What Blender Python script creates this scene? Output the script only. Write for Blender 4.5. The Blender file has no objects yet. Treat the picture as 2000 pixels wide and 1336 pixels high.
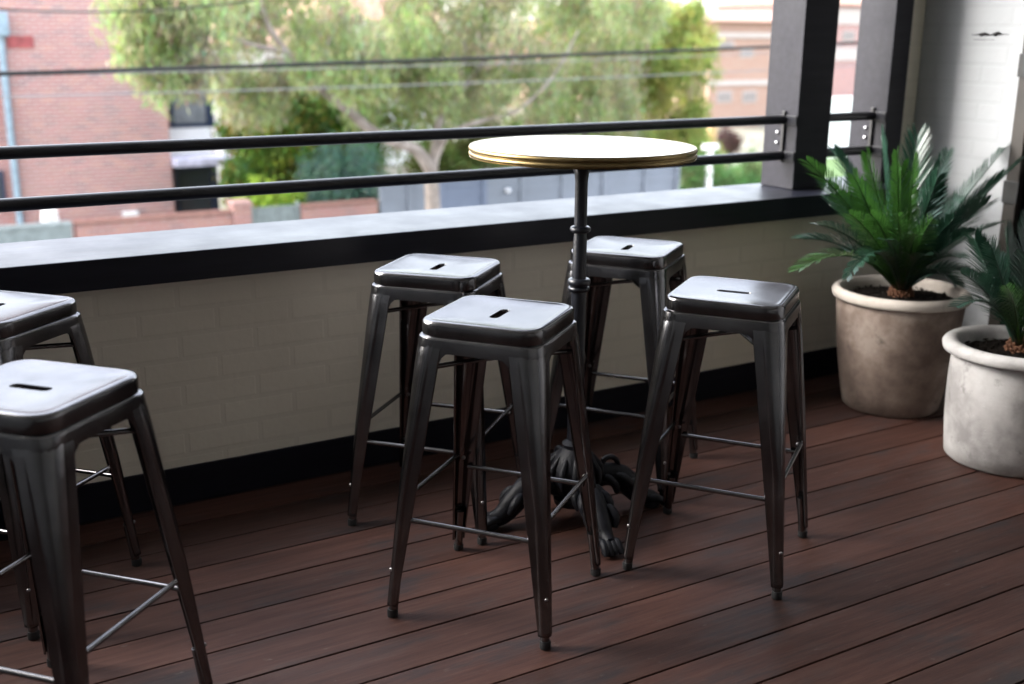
import bpy, bmesh, math, random
import numpy as np
from mathutils import Vector, Matrix

S = bpy.context.scene
COL = S.collection
R = math.radians
random.seed(7)
RNG = np.random.default_rng(7)

# ------------------------------------------------------------------ camera
PITCH, ROLL, YAW, CAMH, FPX = R(15.54), R(0.53), R(30.84), 1.416, 2200.3
FW = np.array([math.sin(YAW) * math.cos(PITCH), math.cos(YAW) * math.cos(PITCH), -math.sin(PITCH)])
_r = np.array([math.cos(YAW), -math.sin(YAW), 0.0])
_u = np.cross(_r, FW)
RT = _r * math.cos(ROLL) + _u * math.sin(ROLL)
UP = -_r * math.sin(ROLL) + _u * math.cos(ROLL)
EYE = np.array([0.0, 0.0, CAMH])


def ray(px, py):
    return FW + RT * (px - 1000) / FPX - UP * (py - 668) / FPX


def at_y(px, py, y):          # measured pixel of the photograph -> point on the plane y
    d = ray(px, py)
    return Vector(EYE + d * ((y - EYE[1]) / d[1]))


def at_x(px, py, x):
    d = ray(px, py)
    return Vector(EYE + d * ((x - EYE[0]) / d[0]))


def at_z(px, py, z):
    d = ray(px, py)
    return Vector(EYE + d * ((z - EYE[2]) / d[2]))


cam_d = bpy.data.cameras.new("camera")
cam = bpy.data.objects.new("camera", cam_d)
COL.objects.link(cam)
M = Matrix(((RT[0], UP[0], -FW[0], 0), (RT[1], UP[1], -FW[1], 0), (RT[2], UP[2], -FW[2], CAMH), (0, 0, 0, 1)))
cam.matrix_world = M
cam_d.sensor_width = 36
cam_d.lens = 36 * FPX / 2000
cam_d.clip_start = 0.05
cam_d.clip_end = 2000
cam_d.dof.use_dof = True
cam_d.dof.focus_distance = 2.85
cam_d.dof.aperture_fstop = 2.2
S.camera = cam

# ------------------------------------------------------------------ light
SUN_EL, SUN_AZ = R(37), R(301)          # azimuth measured clockwise from +Y
W = bpy.data.worlds.new("World")
S.world = W
W.use_nodes = True
nt = W.node_tree
nt.nodes.clear()
sky = nt.nodes.new("ShaderNodeTexSky")
sky.sky_type = 'NISHITA'
sky.sun_disc = False
sky.sun_elevation = SUN_EL
sky.sun_rotation = SUN_AZ
sky.altitude = 50
sky.air_density = 1.0
sky.dust_density = 2.0
sky.ozone_density = 1.0
hs = nt.nodes.new("ShaderNodeHueSaturation")
hs.inputs['Saturation'].default_value = 0.38
bg = nt.nodes.new("ShaderNodeBackground")
bg.inputs['Strength'].default_value = 0.15
wo = nt.nodes.new("ShaderNodeOutputWorld")
nt.links.new(sky.outputs[0], hs.inputs['Color'])
nt.links.new(hs.outputs[0], bg.inputs['Color'])
nt.links.new(bg.outputs[0], wo.inputs[0])
sun_d = bpy.data.lights.new("sun", 'SUN')
sun_d.energy = 0.5
sun_d.angle = R(34)
sun_d.color = (1.0, 0.95, 0.88)
sun = bpy.data.objects.new("sun", sun_d)
COL.objects.link(sun)
sdir = Vector((math.sin(SUN_AZ) * math.cos(SUN_EL), math.cos(SUN_AZ) * math.cos(SUN_EL), math.sin(SUN_EL)))
sun.rotation_euler = sdir.to_track_quat('Z', 'Y').to_euler()
S.view_settings.view_transform = 'Standard'
S.view_settings.look = 'None'
S.view_settings.gamma = 1.0
S.view_settings.use_curve_mapping = False
S.view_settings.exposure = 3.25
S.render.engine = 'CYCLES'
S.cycles.use_denoising = True
S.cycles.max_bounces = 8
S.cycles.diffuse_bounces = 5
S.cycles.transparent_max_bounces = 8
S.cycles.sample_clamp_indirect = 6.0


# ------------------------------------------------------------------ object helpers
def link(o, parent=None):
    COL.objects.link(o)
    if parent is not None:
        o.parent = parent
    return o


def tag(o, label=None, cat=None, group=None, kind=None):
    if label:
        o['label'] = label
    if cat:
        o['category'] = cat
    if group:
        o['group'] = group
    if kind:
        o['kind'] = kind
    return o


def thing(name, label, cat, loc=(0, 0, 0), rotz=0.0, group=None):
    o = bpy.data.objects.new(name, None)
    o.empty_display_size = 0.1
    link(o)
    o.location = loc
    o.rotation_euler = (0, 0, rotz)
    return tag(o, label, cat, group)


def obj(name, bm, mat, parent=None, smooth=None, loc=None):
    me = bpy.data.meshes.new(name)
    bm.normal_update()
    bm.to_mesh(me)
    bm.free()
    if mat is not None:
        me.materials.append(mat)
    if smooth is not None:
        me.polygons.foreach_set('use_smooth', [True] * len(me.polygons))
        if smooth < 180:
            me.set_sharp_from_angle(angle=R(smooth))
    o = bpy.data.objects.new(name, me)
    link(o, parent)
    if loc is not None:
        o.location = loc
    return o


def box(bm, x0, x1, y0, y1, z0, z1, bev=0.0):
    vs = [bm.verts.new((x, y, z)) for z in (z0, z1) for y in (y0, y1) for x in (x0, x1)]
    fs = [(0, 2, 3, 1), (4, 5, 7, 6), (0, 1, 5, 4), (2, 6, 7, 3), (0, 4, 6, 2), (1, 3, 7, 5)]
    faces = [bm.faces.new([vs[i] for i in f]) for f in fs]
    if bev > 0:
        edges = set(e for f in faces for e in f.edges)
        bmesh.ops.bevel(bm, geom=list(edges), offset=bev, segments=2, affect='EDGES', profile=0.6)
    return bm


def NB():
    return bmesh.new()


def loft(bm, rings, cap0=False, cap1=False, closed=True):
    vr = [[bm.verts.new(p) for p in ring] for ring in rings]
    n = len(vr[0])
    for a, b in zip(vr[:-1], vr[1:]):
        for i in range(n if closed else n - 1):
            j = (i + 1) % n
            bm.faces.new((a[i], a[j], b[j], b[i]))
    if cap0:
        bm.faces.new(list(reversed(vr[0])))
    if cap1:
        bm.faces.new(vr[-1])
    return vr


def lathe(bm, prof, n=48, cap0=False, cap1=False, c=(0, 0)):
    rings = [[(c[0] + r * math.cos(2 * math.pi * i / n), c[1] + r * math.sin(2 * math.pi * i / n), z) for i in range(n)] for r, z in prof]
    return loft(bm, rings, cap0, cap1)


def sweep(bm, pts, radii, n=10, flat=1.0, caps=True):
    pts = [Vector(p) for p in pts]
    if not hasattr(radii, '__len__'):
        radii = [radii] * len(pts)
    rings = []
    ref = Vector((0, 0, 1))
    t0 = (pts[1] - pts[0]).normalized()
    if abs(t0.dot(ref)) > 0.9:
        ref = Vector((1, 0, 0))
    a = t0.cross(ref).normalized()
    for i, p in enumerate(pts):
        t = (pts[min(i + 1, len(pts) - 1)] - pts[max(i - 1, 0)]).normalized()
        a = (a - t * a.dot(t)).normalized()
        b = t.cross(a)
        rr = radii[i]
        rings.append([p + a * (rr * math.cos(2 * math.pi * k / n)) + b * (rr * flat * math.sin(2 * math.pi * k / n)) for k in range(n)])
    loft(bm, rings, caps, caps)


def spline(pts, m=6):
    """Catmull-Rom through the points."""
    P = [Vector(p) for p in pts]
    P = [P[0] * 2 - P[1]] + P + [P[-1] * 2 - P[-2]]
    out = []
    for i in range(1, len(P) - 2):
        for k in range(m):
            t = k / m
            out.append(0.5 * ((2 * P[i]) + (P[i + 1] - P[i - 1]) * t + (2 * P[i - 1] - 5 * P[i] + 4 * P[i + 1] - P[i + 2]) * t * t + (3 * P[i] - P[i - 1] - 3 * P[i + 1] + P[i + 2]) * t ** 3))
    out.append(P[-2])
    return out


def lerp(a, b, t):
    return a + (b - a) * t


# ------------------------------------------------------------------ materials
class NT:
    def __init__(s, name):
        s.m = bpy.data.materials.new(name)
        s.m.use_nodes = True
        s.t = s.m.node_tree
        s.b = s.t.nodes['Principled BSDF']
        s.out = s.t.nodes['Material Output']

    def n(s, typ, **kw):
        nd = s.t.nodes.new(typ)
        for k, v in kw.items():
            if k in nd.inputs:
                nd.inputs[k].default_value = v
            else:
                setattr(nd, k, v)
        return nd

    def l(s, a, b):
        s.t.links.new(a, b)

    def set(s, **kw):
        for k, v in kw.items():
            k = k.replace('_', ' ')
            s.b.inputs[k].default_value = v
        return s

    def coord(s, scale=(1, 1, 1), rot=(0, 0, 0), which='Object'):
        tc = s.n('ShaderNodeTexCoord')
        mp = s.n('ShaderNodeMapping')
        mp.inputs['Scale'].default_value = scale
        mp.inputs['Rotation'].default_value = rot
        s.l(tc.outputs[which], mp.inputs['Vector'])
        return mp.outputs[0]

    def noise(s, vec, scale, detail=4, rough=0.55):
        nd = s.n('ShaderNodeTexNoise')
        nd.inputs['Scale'].default_value = scale
        nd.inputs['Detail'].default_value = detail
        nd.inputs['Roughness'].default_value = rough
        if vec is not None:
            s.l(vec, nd.inputs['Vector'])
        return nd.outputs['Fac']

    def ramp(s, fac, stops):
        nd = s.n('ShaderNodeValToRGB')
        e = nd.color_ramp.elements
        while len(e) < len(stops):
            e.new(0.5)
        for el, (p, c) in zip(e, stops):
            el.position = p
            el.color = (*c, 1) if len(c) == 3 else c
        s.l(fac, nd.inputs[0])
        return nd.outputs[0]

    def mix(s, fac, a, b, mode='MIX'):
        nd = s.n('ShaderNodeMix')
        nd.data_type = 'RGBA'
        nd.blend_type = mode
        for v, key in ((fac, 0), (a, 6), (b, 7)):
            if isinstance(v, (int, float)):
                nd.inputs[key].default_value = v
            elif isinstance(v, tuple):
                nd.inputs[key].default_value = (*v, 1)
            else:
                s.l(v, nd.inputs[key])
        return nd.outputs[2]

    def mapr(s, fac, a, b):
        nd = s.n('ShaderNodeMapRange')
        nd.inputs[3].default_value = a
        nd.inputs[4].default_value = b
        s.l(fac, nd.inputs[0])
        return nd.outputs[0]

    def bump(s, h, strength=0.3, dist=0.01, prev=None):
        nd = s.n('ShaderNodeBump')
        nd.inputs['Strength'].default_value = strength
        nd.inputs['Distance'].default_value = dist
        s.l(h, nd.inputs['Height'])
        if prev is not None:
            s.l(prev, nd.inputs['Normal'])
        s.l(nd.outputs[0], s.b.inputs['Normal'])
        return nd.outputs[0]


def m_plain(name, col, rough=0.6, metal=0.0, var=0.25, scale=8.0, bump=0.0):
    m = NT(name)
    v = m.coord()
    f = m.noise(v, scale)
    c = m.ramp(f, [(0.3, tuple(x * (1 - var) for x in col)), (0.7, tuple(min(1, x * (1 + var)) for x in col))])
    m.l(c, m.b.inputs['Base Color'])
    m.set(Metallic=metal)
    m.l(m.mapr(m.noise(v, scale * 3), rough * 0.8, min(1, rough * 1.2)), m.b.inputs['Roughness'])
    if bump:
        m.bump(m.noise(v, scale * 6), bump, 0.004)
    return m.m


def m_gunmetal():
    m = NT('gunmetal_steel')
    oi = m.n('ShaderNodeObjectInfo')
    sc = m.n('ShaderNodeVectorMath', operation='SCALE')
    one = m.n('ShaderNodeCombineXYZ')
    for q in range(3):
        m.l(oi.outputs['Random'], one.inputs[q])
    m.l(one.outputs[0], sc.inputs[0])
    sc.inputs['Scale'].default_value = 23.0
    ad = m.n('ShaderNodeVectorMath', operation='ADD')
    m.l(m.coord(), ad.inputs[0])
    m.l(sc.outputs[0], ad.inputs[1])
    v = ad.outputs[0]
    f = m.noise(v, 9, 5, 0.6)
    c = m.ramp(f, [(0.3, (0.145, 0.142, 0.146)), (0.7, (0.225, 0.22, 0.225))])
    m.l(c, m.b.inputs['Base Color'])
    scr = m.n('ShaderNodeMapping')
    scr.inputs['Scale'].default_value = (6, 60, 30)
    scr.inputs['Rotation'].default_value = (0.3, 0.2, 0.7)
    m.l(v, scr.inputs['Vector'])
    sf = m.ramp(m.noise(scr.outputs[0], 1.0, 5, 0.7), [(0.66, (0, 0, 0)), (0.74, (0.6, 0.6, 0.6))])
    c = m.mix(sf, c, (0.40, 0.39, 0.39))
    m.l(c, m.b.inputs['Base Color'])
    m.set(Metallic=1.0)
    v2 = m.coord((3, 140, 140))
    s = m.noise(v2, 1.2, 3)
    rr = m.n('ShaderNodeMath', operation='ADD')
    m.l(m.mapr(f, 0.12, 0.26), rr.inputs[0])
    m.l(m.mapr(s, -0.01, 0.03), rr.inputs[1])
    m.l(rr.outputs[0], m.b.inputs['Roughness'])
    m.set(Coat_Weight=0.0, Specular_Tint=(0.60, 0.60, 0.61, 1))
    m.bump(m.noise(v, 5, 2), 0.05, 0.01)
    return m.m


def m_brick(name, cols, mortar, plane='xz', bw=0.23, bh=0.076, rough=0.85, mort=0.010, bump=0.5, paint=None, big=None):
    m = NT(name)
    tc = m.n('ShaderNodeTexCoord')
    sx = m.n('ShaderNodeSeparateXYZ')
    cx = m.n('ShaderNodeCombineXYZ')
    m.l(tc.outputs['Object'], sx.inputs[0])
    if plane == 'xz':
        add = m.n('ShaderNodeMath', operation='ADD')
        m.l(sx.outputs[0], add.inputs[0])
        m.l(sx.outputs[1], add.inputs[1])
        m.l(add.outputs[0], cx.inputs[0])
    else:
        m.l(sx.outputs[1], cx.inputs[0])
    m.l(sx.outputs[2], cx.inputs[1])
    br = m.n('ShaderNodeTexBrick')
    br.offset = 0.5
    m.l(cx.outputs[0], br.inputs['Vector'])
    br.inputs['Scale'].default_value = 1.0
    br.inputs['Brick Width'].default_value = bw
    br.inputs['Row Height'].default_value = bh
    br.inputs['Mortar Size'].default_value = mort
    br.inputs['Mortar Smooth'].default_value = 0.4
    br.inputs['Bias'].default_value = 0.0
    br.inputs['Color1'].default_value = (0, 0, 0, 1)
    br.inputs['Color2'].default_value = (1, 1, 1, 1)
    br.inputs['Mortar'].default_value = (0.5, 0.5, 0.5, 1)
    big_n = m.noise(tc.outputs['Object'], big or 1.2, 4)
    if paint is None:
        n = len(cols)
        c = m.ramp(br.outputs['Color'], [((i + 0.5) / n, k) for i, k in enumerate(cols)])
        c = m.mix(m.mapr(m.noise(tc.outputs['Object'], 14, 4), 0, 0.6), c, cols[0])
        c = m.mix(br.outputs['Fac'], c, mortar)
        c = m.mix(m.mapr(big_n, 0.0, 0.5), c, m.mix(0.5, c, mortar))
    else:
        c = m.ramp(big_n, [(0.3, paint[0]), (0.7, paint[1])])
        c = m.mix(m.mapr(br.outputs['Color'], 0, 0.5), c, paint[0])
        c = m.mix(m.mapr(br.outputs['Fac'], 0, 0.18), c, tuple(x * 0.85 for x in paint[0]))
    m.l(c, m.b.inputs['Base Color'])
    m.set(Roughness=rough)
    inv = m.n('ShaderNodeMath', operation='SUBTRACT')
    inv.inputs[0].default_value = 1.0
    m.l(br.outputs['Fac'], inv.inputs[1])
    p = m.bump(inv.outputs[0], bump, 0.006)
    m.bump(m.noise(tc.outputs['Object'], 40, 4), 0.25, 0.004, p)
    return m.m


def m_deck():
    m = NT('stained_deck_timber')
    g = m.n('ShaderNodeNewGeometry')
    tc = m.n('ShaderNodeTexCoord')
    off = m.n('ShaderNodeVectorMath', operation='SCALE')
    cmb = m.n('ShaderNodeCombineXYZ')
    m.l(g.outputs['Random Per Island'], cmb.inputs[0])
    m.l(g.outputs['Random Per Island'], cmb.inputs[2])
    m.l(cmb.outputs[0], off.inputs[0])
    off.inputs['Scale'].default_value = 37.0
    ad = m.n('ShaderNodeVectorMath', operation='ADD')
    m.l(tc.outputs['Object'], ad.inputs[0])
    m.l(off.outputs[0], ad.inputs[1])

    def mp(sc):
        k = m.n('ShaderNodeMapping')
        k.inputs['Scale'].default_value = sc
        m.l(ad.outputs[0], k.inputs['Vector'])
        return k.outputs[0]
    grain = m.noise(mp((3.5, 55, 55)), 1.0, 7, 0.72)
    blot = m.noise(mp((2.0, 6.0, 6.0)), 1.4, 5, 0.65)
    fine = m.noise(mp((14, 30, 30)), 1.5, 4, 0.7)
    c = m.ramp(grain, [(0.30, (0.05, 0.021, 0.016)), (0.50, (0.172, 0.071, 0.052)), (0.72, (0.30, 0.155, 0.118))])
    grey = m.ramp(blot, [(0.36, (0.10, 0.085, 0.085)), (0.52, (0.155, 0.064, 0.046)), (0.72, (0.21, 0.095, 0.068))])
    c = m.mix(0.42, c, grey)
    c = m.mix(m.ramp(blot, [(0.30, (0.7, 0.7, 0.7)), (0.42, (0, 0, 0))]), c, (0.045, 0.045, 0.055))
    c = m.mix(m.ramp(fine, [(0.66, (0, 0, 0)), (0.76, (0.7, 0.7, 0.7))]), c, (0.34, 0.28, 0.26))
    tint = m.mapr(g.outputs['Random Per Island'], 0.19, 0.39)
    vm = m.n('ShaderNodeVectorMath', operation='SCALE')
    m.l(c, vm.inputs[0])
    m.l(tint, vm.inputs['Scale'])
    m.l(vm.outputs[0], m.b.inputs['Base Color'])
    m.l(m.mapr(blot, 0.45, 0.70), m.b.inputs['Roughness'])
    m.set(Specular_IOR_Level=0.28)
    p = m.bump(grain, 0.35, 0.003)
    m.bump(fine, 0.2, 0.002, p)
    return m.m


def m_leaf(name, attr=True, col=(0.08, 0.13, 0.03), rough=0.65, trans=0.45, spec=0.15):
    m = NT(name)
    if attr:
        a = m.n('ShaderNodeAttribute')
        a.attribute_name = 'tint'
        c = a.outputs['Color']
    else:
        v = m.coord()
        c = m.ramp(m.noise(v, 18, 3), [(0.3, tuple(x * 0.7 for x in col)), (0.7, tuple(x * 1.3 for x in col))])
    m.l(c, m.b.inputs['Base Color'])
    m.set(Roughness=rough, Specular_IOR_Level=spec)
    tr = m.n('ShaderNodeBsdfTranslucent')
    m.l(c, tr.inputs['Color'])
    mx = m.n('ShaderNodeMixShader')
    mx.inputs[0].default_value = trans
    m.l(m.b.outputs[0], mx.inputs[1])
    m.l(tr.outputs[0], mx.inputs[2])
    m.l(mx.outputs[0], m.out.inputs['Surface'])
    return m.m


def m_darkpaint(name='dark_painted_timber', col=(0.012, 0.012, 0.02), rough=0.3):
    m = NT(name)
    v = m.coord((2.0, 40, 40))
    f = m.noise(v, 1.0, 5, 0.6)
    v2 = m.coord()
    w = m.noise(v2, 6, 5, 0.6)
    c = m.ramp(f, [(0.3, tuple(x * 0.75 for x in col)), (0.7, tuple(x * 1.35 for x in col))])
    m.l(c, m.b.inputs['Base Color'])
    m.l(m.mapr(w, rough * 0.75, rough * 1.35), m.b.inputs['Roughness'])
    m.bump(f, 0.25, 0.002)
    return m.m


def m_terracotta(name, c0, c1, c2, rough=0.8):
    m = NT(name)
    v = m.coord()
    a = m.noise(v, 4.2, 7, 0.62)
    b = m.noise(v, 14, 5, 0.7)
    v3 = m.coord((9, 9, 1.2))
    s = m.noise(v3, 1.0, 4, 0.6)
    c = m.ramp(a, [(0.38, c0), (0.50, c1), (0.62, c2)])
    c = m.mix(m.mapr(s, 0.0, 0.55), c, c1)
    c = m.mix(m.ramp(b, [(0.58, (0, 0, 0)), (0.72, (0.65, 0.65, 0.65))]), c, tuple(x * 0.5 for x in c0))
    m.l(c, m.b.inputs['Base Color'])
    m.set(Roughness=rough)
    pit = m.ramp(m.noise(v, 60, 3, 0.6), [(0.28, (0, 0, 0)), (0.36, (1, 1, 1))])
    p = m.bump(b, 0.35, 0.006)
    m.bump(pit, 0.4, 0.003, p)
    return m.m


GUN = m_gunmetal()
RUBBER = m_plain('black_rubber', (0.012, 0.012, 0.013), 0.6)
BLACKIRON = m_plain('black_cast_iron', (0.008, 0.009, 0.013), 0.34, 0.0, 0.3, 20, 0.15)
RAILBLACK = m_plain('black_painted_pipe', (0.010, 0.010, 0.013), 0.32)
STEELBOLT = m_plain('galvanised_bolt', (0.6, 0.6, 0.62), 0.3, 1.0)
RIVET = m_plain('worn_rivet', (0.32, 0.31, 0.31), 0.4, 1.0)
DECK = m_deck()
VOID = m_plain('dark_underside', (0.01, 0.008, 0.008), 0.9)
SILL = m_darkpaint('dark_painted_sill', (0.010, 0.011, 0.018), 0.38)
SILL.node_tree.nodes['Principled BSDF'].inputs['Specular IOR Level'].default_value = 0.28
POST = m_darkpaint('dark_painted_post', (0.012, 0.0115, 0.017), 0.45)
POST.node_tree.nodes['Principled BSDF'].inputs['Specular IOR Level'].default_value = 0.25
SKIRT = m_darkpaint('dark_painted_skirting', (0.005, 0.005, 0.010), 0.6)
SKIRT.node_tree.nodes['Principled BSDF'].inputs['Specular IOR Level'].default_value = 0.2
PARAPET = m_brick('painted_brick_beige', None, None, 'xz', paint=((0.66, 0.61, 0.51), (0.76, 0.71, 0.60)), bump=0.16, rough=0.75)
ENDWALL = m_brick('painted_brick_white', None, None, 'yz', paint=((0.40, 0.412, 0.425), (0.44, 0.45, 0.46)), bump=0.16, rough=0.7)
CEIL = m_plain('ceiling_paint', (0.82, 0.81, 0.79), 0.8)
HOUSEIN = m_plain('house_wall_paint', (0.35, 0.34, 0.32), 0.8)
BASEIRON = m_plain('dull_cast_iron', (0.005, 0.0055, 0.009), 0.55, 0.0, 0.3, 20, 0.3)
BASEIRON.node_tree.nodes['Principled BSDF'].inputs['Specular IOR Level'].default_value = 0.3
BRASS = m_plain('aged_brass', (0.27, 0.20, 0.095), 0.38, 1.0, 0.25, 12)


def m_marble():
    m = NT('white_marble_top')
    v = m.coord()
    d = m.noise(v, 3, 6, 0.6)
    c = m.ramp(m.noise(v, 7, 8, 0.7), [(0.40, (0.22, 0.22, 0.23)), (0.52, (0.29, 0.29, 0.30))])
    c = m.mix(m.mapr(d, 0.2, 0.8), c, (0.30, 0.30, 0.31))
    m.l(c, m.b.inputs['Base Color'])
    m.set(Roughness=0.3, Specular_IOR_Level=0.3)
    return m.m


MARBLE = m_marble()
POT_BROWN = m_terracotta('weathered_brown_clay', (0.085, 0.058, 0.046), (0.19, 0.142, 0.115), (0.36, 0.30, 0.255))
POT_WHITE = m_terracotta('limewashed_clay', (0.22, 0.21, 0.205), (0.43, 0.415, 0.405), (0.55, 0.54, 0.53))
RIM_BROWN = m_terracotta('pale_clay_rim', (0.36, 0.31, 0.27), (0.46, 0.41, 0.36), (0.54, 0.49, 0.44))
SOIL = m_plain('potting_soil', (0.010, 0.008, 0.0065), 0.98, 0, 0.7, 40, 1.0)
SOIL.node_tree.nodes['Principled BSDF'].inputs['Specular IOR Level'].default_value = 0.05
CYCAD_DARK = m_leaf('cycad_leaf_dark', False, (0.016, 0.048, 0.030), 0.28, 0.12, 0.5)
CYCAD_NEW = m_leaf('cycad_leaf_new', False, (0.028, 0.084, 0.013), 0.34, 0.28, 0.5)
CAUDEX = m_plain('cycad_trunk', (0.16, 0.07, 0.035), 0.9, 0, 0.5, 30, 0.6)
LEAF = m_leaf('tree_leaves')
BARK = m_terracotta('pale_bark', (0.11, 0.085, 0.07), (0.21, 0.175, 0.15), (0.30, 0.255, 0.23))
BARK_DARK = m_plain('grey_bark', (0.10, 0.08, 0.065), 0.9, 0, 0.4, 10, 0.5)

# ------------------------------------------------------------------ the balcony
DZ = 0.0
XE = 4.09          # end wall
YW = 3.275         # inner face of the parapet wall
GZ = -3.7          # street level

bm = NB()
pitch = 0.1475
y = 1.787 - 30 * pitch
while y < YW + 0.02:
    y1 = min(y + pitch - 0.0055, YW + 0.02)
    x = -5.0 - random.random() * 2
    cuts = [-1.72]
    c = -5.2 + random.uniform(1.0, 3.5)
    while c < XE - 0.2:
        if c < -0.5 or c > 3.9:
            cuts.append(c)
        c += random.uniform(2.5, 4.5)
    cuts.append(XE - 0.002)
    for a, b in zip(cuts[:-1], cuts[1:]):
        dz = random.uniform(-0.0006, 0.0006)
        box(bm, a + 0.001, b - 0.001, y, y1, -0.024, dz, 0.0018)
    y += pitch
o = obj('deck_floor', bm, DECK)
tag(o, kind='structure')
bm = NB()
box(bm, -1.9, XE + 0.3, 1.787 - 30 * pitch - .05, 3.58, -0.32, -0.03)
tag(obj('deck_slab', bm, VOID), kind='structure')

# parapet wall with skirting and sill
par = thing('parapet_wall', 'beige painted brick parapet wall behind the stools with dark sill and skirting', 'wall', (0, YW, 0))
bm = NB()
box(bm, -1.698, XE, 0, 0.23, 0, 0.702)
o = obj('brick_face', bm, PARAPET, par)
bm = NB()
box(bm, -1.698, XE - 0.002, -0.014, -0.001, 0.0015, 0.119, 0.003)
obj('skirting', bm, SKIRT, par)
bm = NB()
box(bm, -1.698, XE - 0.003, 3.222 - YW, 3.605 - YW, 0.7025, 0.79, 0.004)
obj('sill', bm, SILL, par)

# pier beyond second post (beige strip up to the ceiling)
bm = NB()
box(bm, 3.957, XE - 0.002, 3.42, 3.6, 0.792, 3.299)
tag(obj('wall_pier', bm, PARAPET), 'narrow beige brick pier between the second dark post and the white end wall', 'pier')

# white end wall with a dark door
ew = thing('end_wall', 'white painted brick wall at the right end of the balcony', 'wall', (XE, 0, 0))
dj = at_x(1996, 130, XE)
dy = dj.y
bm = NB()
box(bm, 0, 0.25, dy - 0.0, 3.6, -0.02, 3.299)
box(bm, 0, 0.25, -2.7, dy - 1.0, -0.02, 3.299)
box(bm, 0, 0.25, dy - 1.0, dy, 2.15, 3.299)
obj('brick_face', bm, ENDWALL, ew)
bm = NB()
hp = at_x(1935, 67, XE)
for dyy, dzz, ln, rr in ((0.034, 0.0, 0.030, 0.008), (-0.030, 0.002, 0.024, 0.009), (0.004, -0.003, 0.03, 0.003), (-0.055, 0.0, 0.03, 0.0025), (0.062, -0.002, 0.03, 0.002), (0.03, -0.022, 0.05, 0.0012)):
    sweep(bm, [(0.0005, hp.y + dyy - ln, hp.z + dzz), (-0.001, hp.y + dyy - ln * 0.3, hp.z + dzz + rr * 0.3), (-0.0012, hp.y + dyy + ln * 0.2, hp.z + dzz - rr * 0.2), (0.0005, hp.y + dyy + ln, hp.z + dzz)], [0.001, rr * 0.75, rr, 0.001], 7, 1.0)
obj('chipped_mortar', bm, VOID, ew, 60)
DOORF = m_plain('brown_door_frame', (0.035, 0.029, 0.024), 0.5)
DOORG = NT('dark_door_glass').set(Base_Color=(0.008, 0.01, 0.014, 1), Roughness=0.05).m
dr = thing('balcony_door', 'dark glazed door with brown frame in the white end wall', 'door', (XE + 0.02, dy - 0.5, 0))
bm = NB()
for a, b, z0, z1 in ((-0.498, -0.43, 0, 2.14), (0.44, 0.498, 0, 2.14), (-0.43, 0.44, 2.07, 2.14), (-0.43, 0.44, 0.0, 0.12)):
    box(bm, -0.035, 0.05, a, b, z0, z1, 0.004)
obj('frame', bm, DOORF, dr)
bm = NB()
box(bm, 0.0, 0.012, -0.43, 0.44, 0.12, 2.07)
obj('pane', bm, DOORG, dr)
bm = NB()
for zz in (0.75, 1.25, 1.85):
    box(bm, -0.046, -0.036, 0.43, 0.499, zz, zz + 0.09, 0.002)
obj('hinges', bm, m_plain('hinge_metal', (0.05, 0.05, 0.05), 0.4, 0.6), dr)

# posts
P1 = (3.338, 3.521, 3.368, 3.556)
P2 = (3.852, 3.955, 3.368, 3.566)
for nm, (a, b, c, d), lab in (('timber_post', P1, 'thick dark painted post standing on the sill with a bolted rail bracket'),
                              ('timber_post', P2, 'second dark post set against the beige pier beside the white wall')):
    bm = NB()
    box(bm, a, b, c, d, 0.791, 3.298, 0.004)
    tag(obj(nm, bm, POST), lab, 'post', 'dark posts on the sill')

# roof over the balcony (real, above the frame)
bm = NB()
box(bm, -1.695, XE + 0.25, -2.7, 3.75, 3.30, 3.43)
tag(obj('ceiling', bm, CEIL), kind='structure')
bm = NB()
box(bm, -1.695, XE + 0.25, -2.95, -2.7, -0.3, 3.43)  # unseen facade behind the camera, kept closed to hold the balcony dark
tag(obj('house_wall', bm, HOUSEIN), kind='structure')


bm = NB()
box(bm, -1.9, -1.70, -2.95, 3.6, -0.3, 3.43)  # added unseen wall, placed to block sun and darken the left end
tag(obj('added_shade_wall', bm, HOUSEIN), kind='structure')


# railings: two tubes, bracket, bolts
def railing(x0, x1, label):
    t = thing('railing', label, 'railing', (x1, 3.44, 0.79), 0, 'black pipe railings above the sill')
    for z, r in ((1.07 - .79, 0.0185), (0.925 - .79, 0.0195)):
        bm = NB()
        sweep(bm, [(x0 - x1, 0, z), (-0.005, 0, z)], r, 20)
        obj('rail', bm, RAILBLACK, t, 50)
    bm = NB()
    box(bm, -0.012, -0.0005, -0.008, 0.008, 0.925 - .79 - 0.026, 1.07 - .79 + 0.035, 0.002)
    for z in (1.07 - .79, 0.925 - .79):
        box(bm, -0.007, -0.0008, -0.07, -0.0082, z - 0.020, z + 0.018, 0.001)
    obj('bracket', bm, RAILBLACK, t)
    for z in (0.185, 0.226):
        bm = NB()
        prof = [(0.0, 0.0), (0.0, 0.0)]
        rings = []
        for rr, xx in ((0.008, -0.0005), (0.008, -0.004), (0.006, -0.008), (0.002, -0.0095)):
            rings.append([(xx, 0.034 + rr * math.cos(2 * math.pi * i / 12), z + rr * math.sin(2 * math.pi * i / 12)) for i in range(12)])
        loft(bm, rings, False, True)
        bmesh.ops.recalc_face_normals(bm, faces=bm.faces)
        obj('bolt', bm, STEELBOLT, t, 40)
    return t


railing(-1.698, P1[0], 'long black double pipe railing running along the sill to the first post')
railing(P1[1] + 0.001, P2[0], 'short black double rail filling the gap between the two posts')


# ------------------------------------------------------------------ bar stools
NSEG = 96


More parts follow.
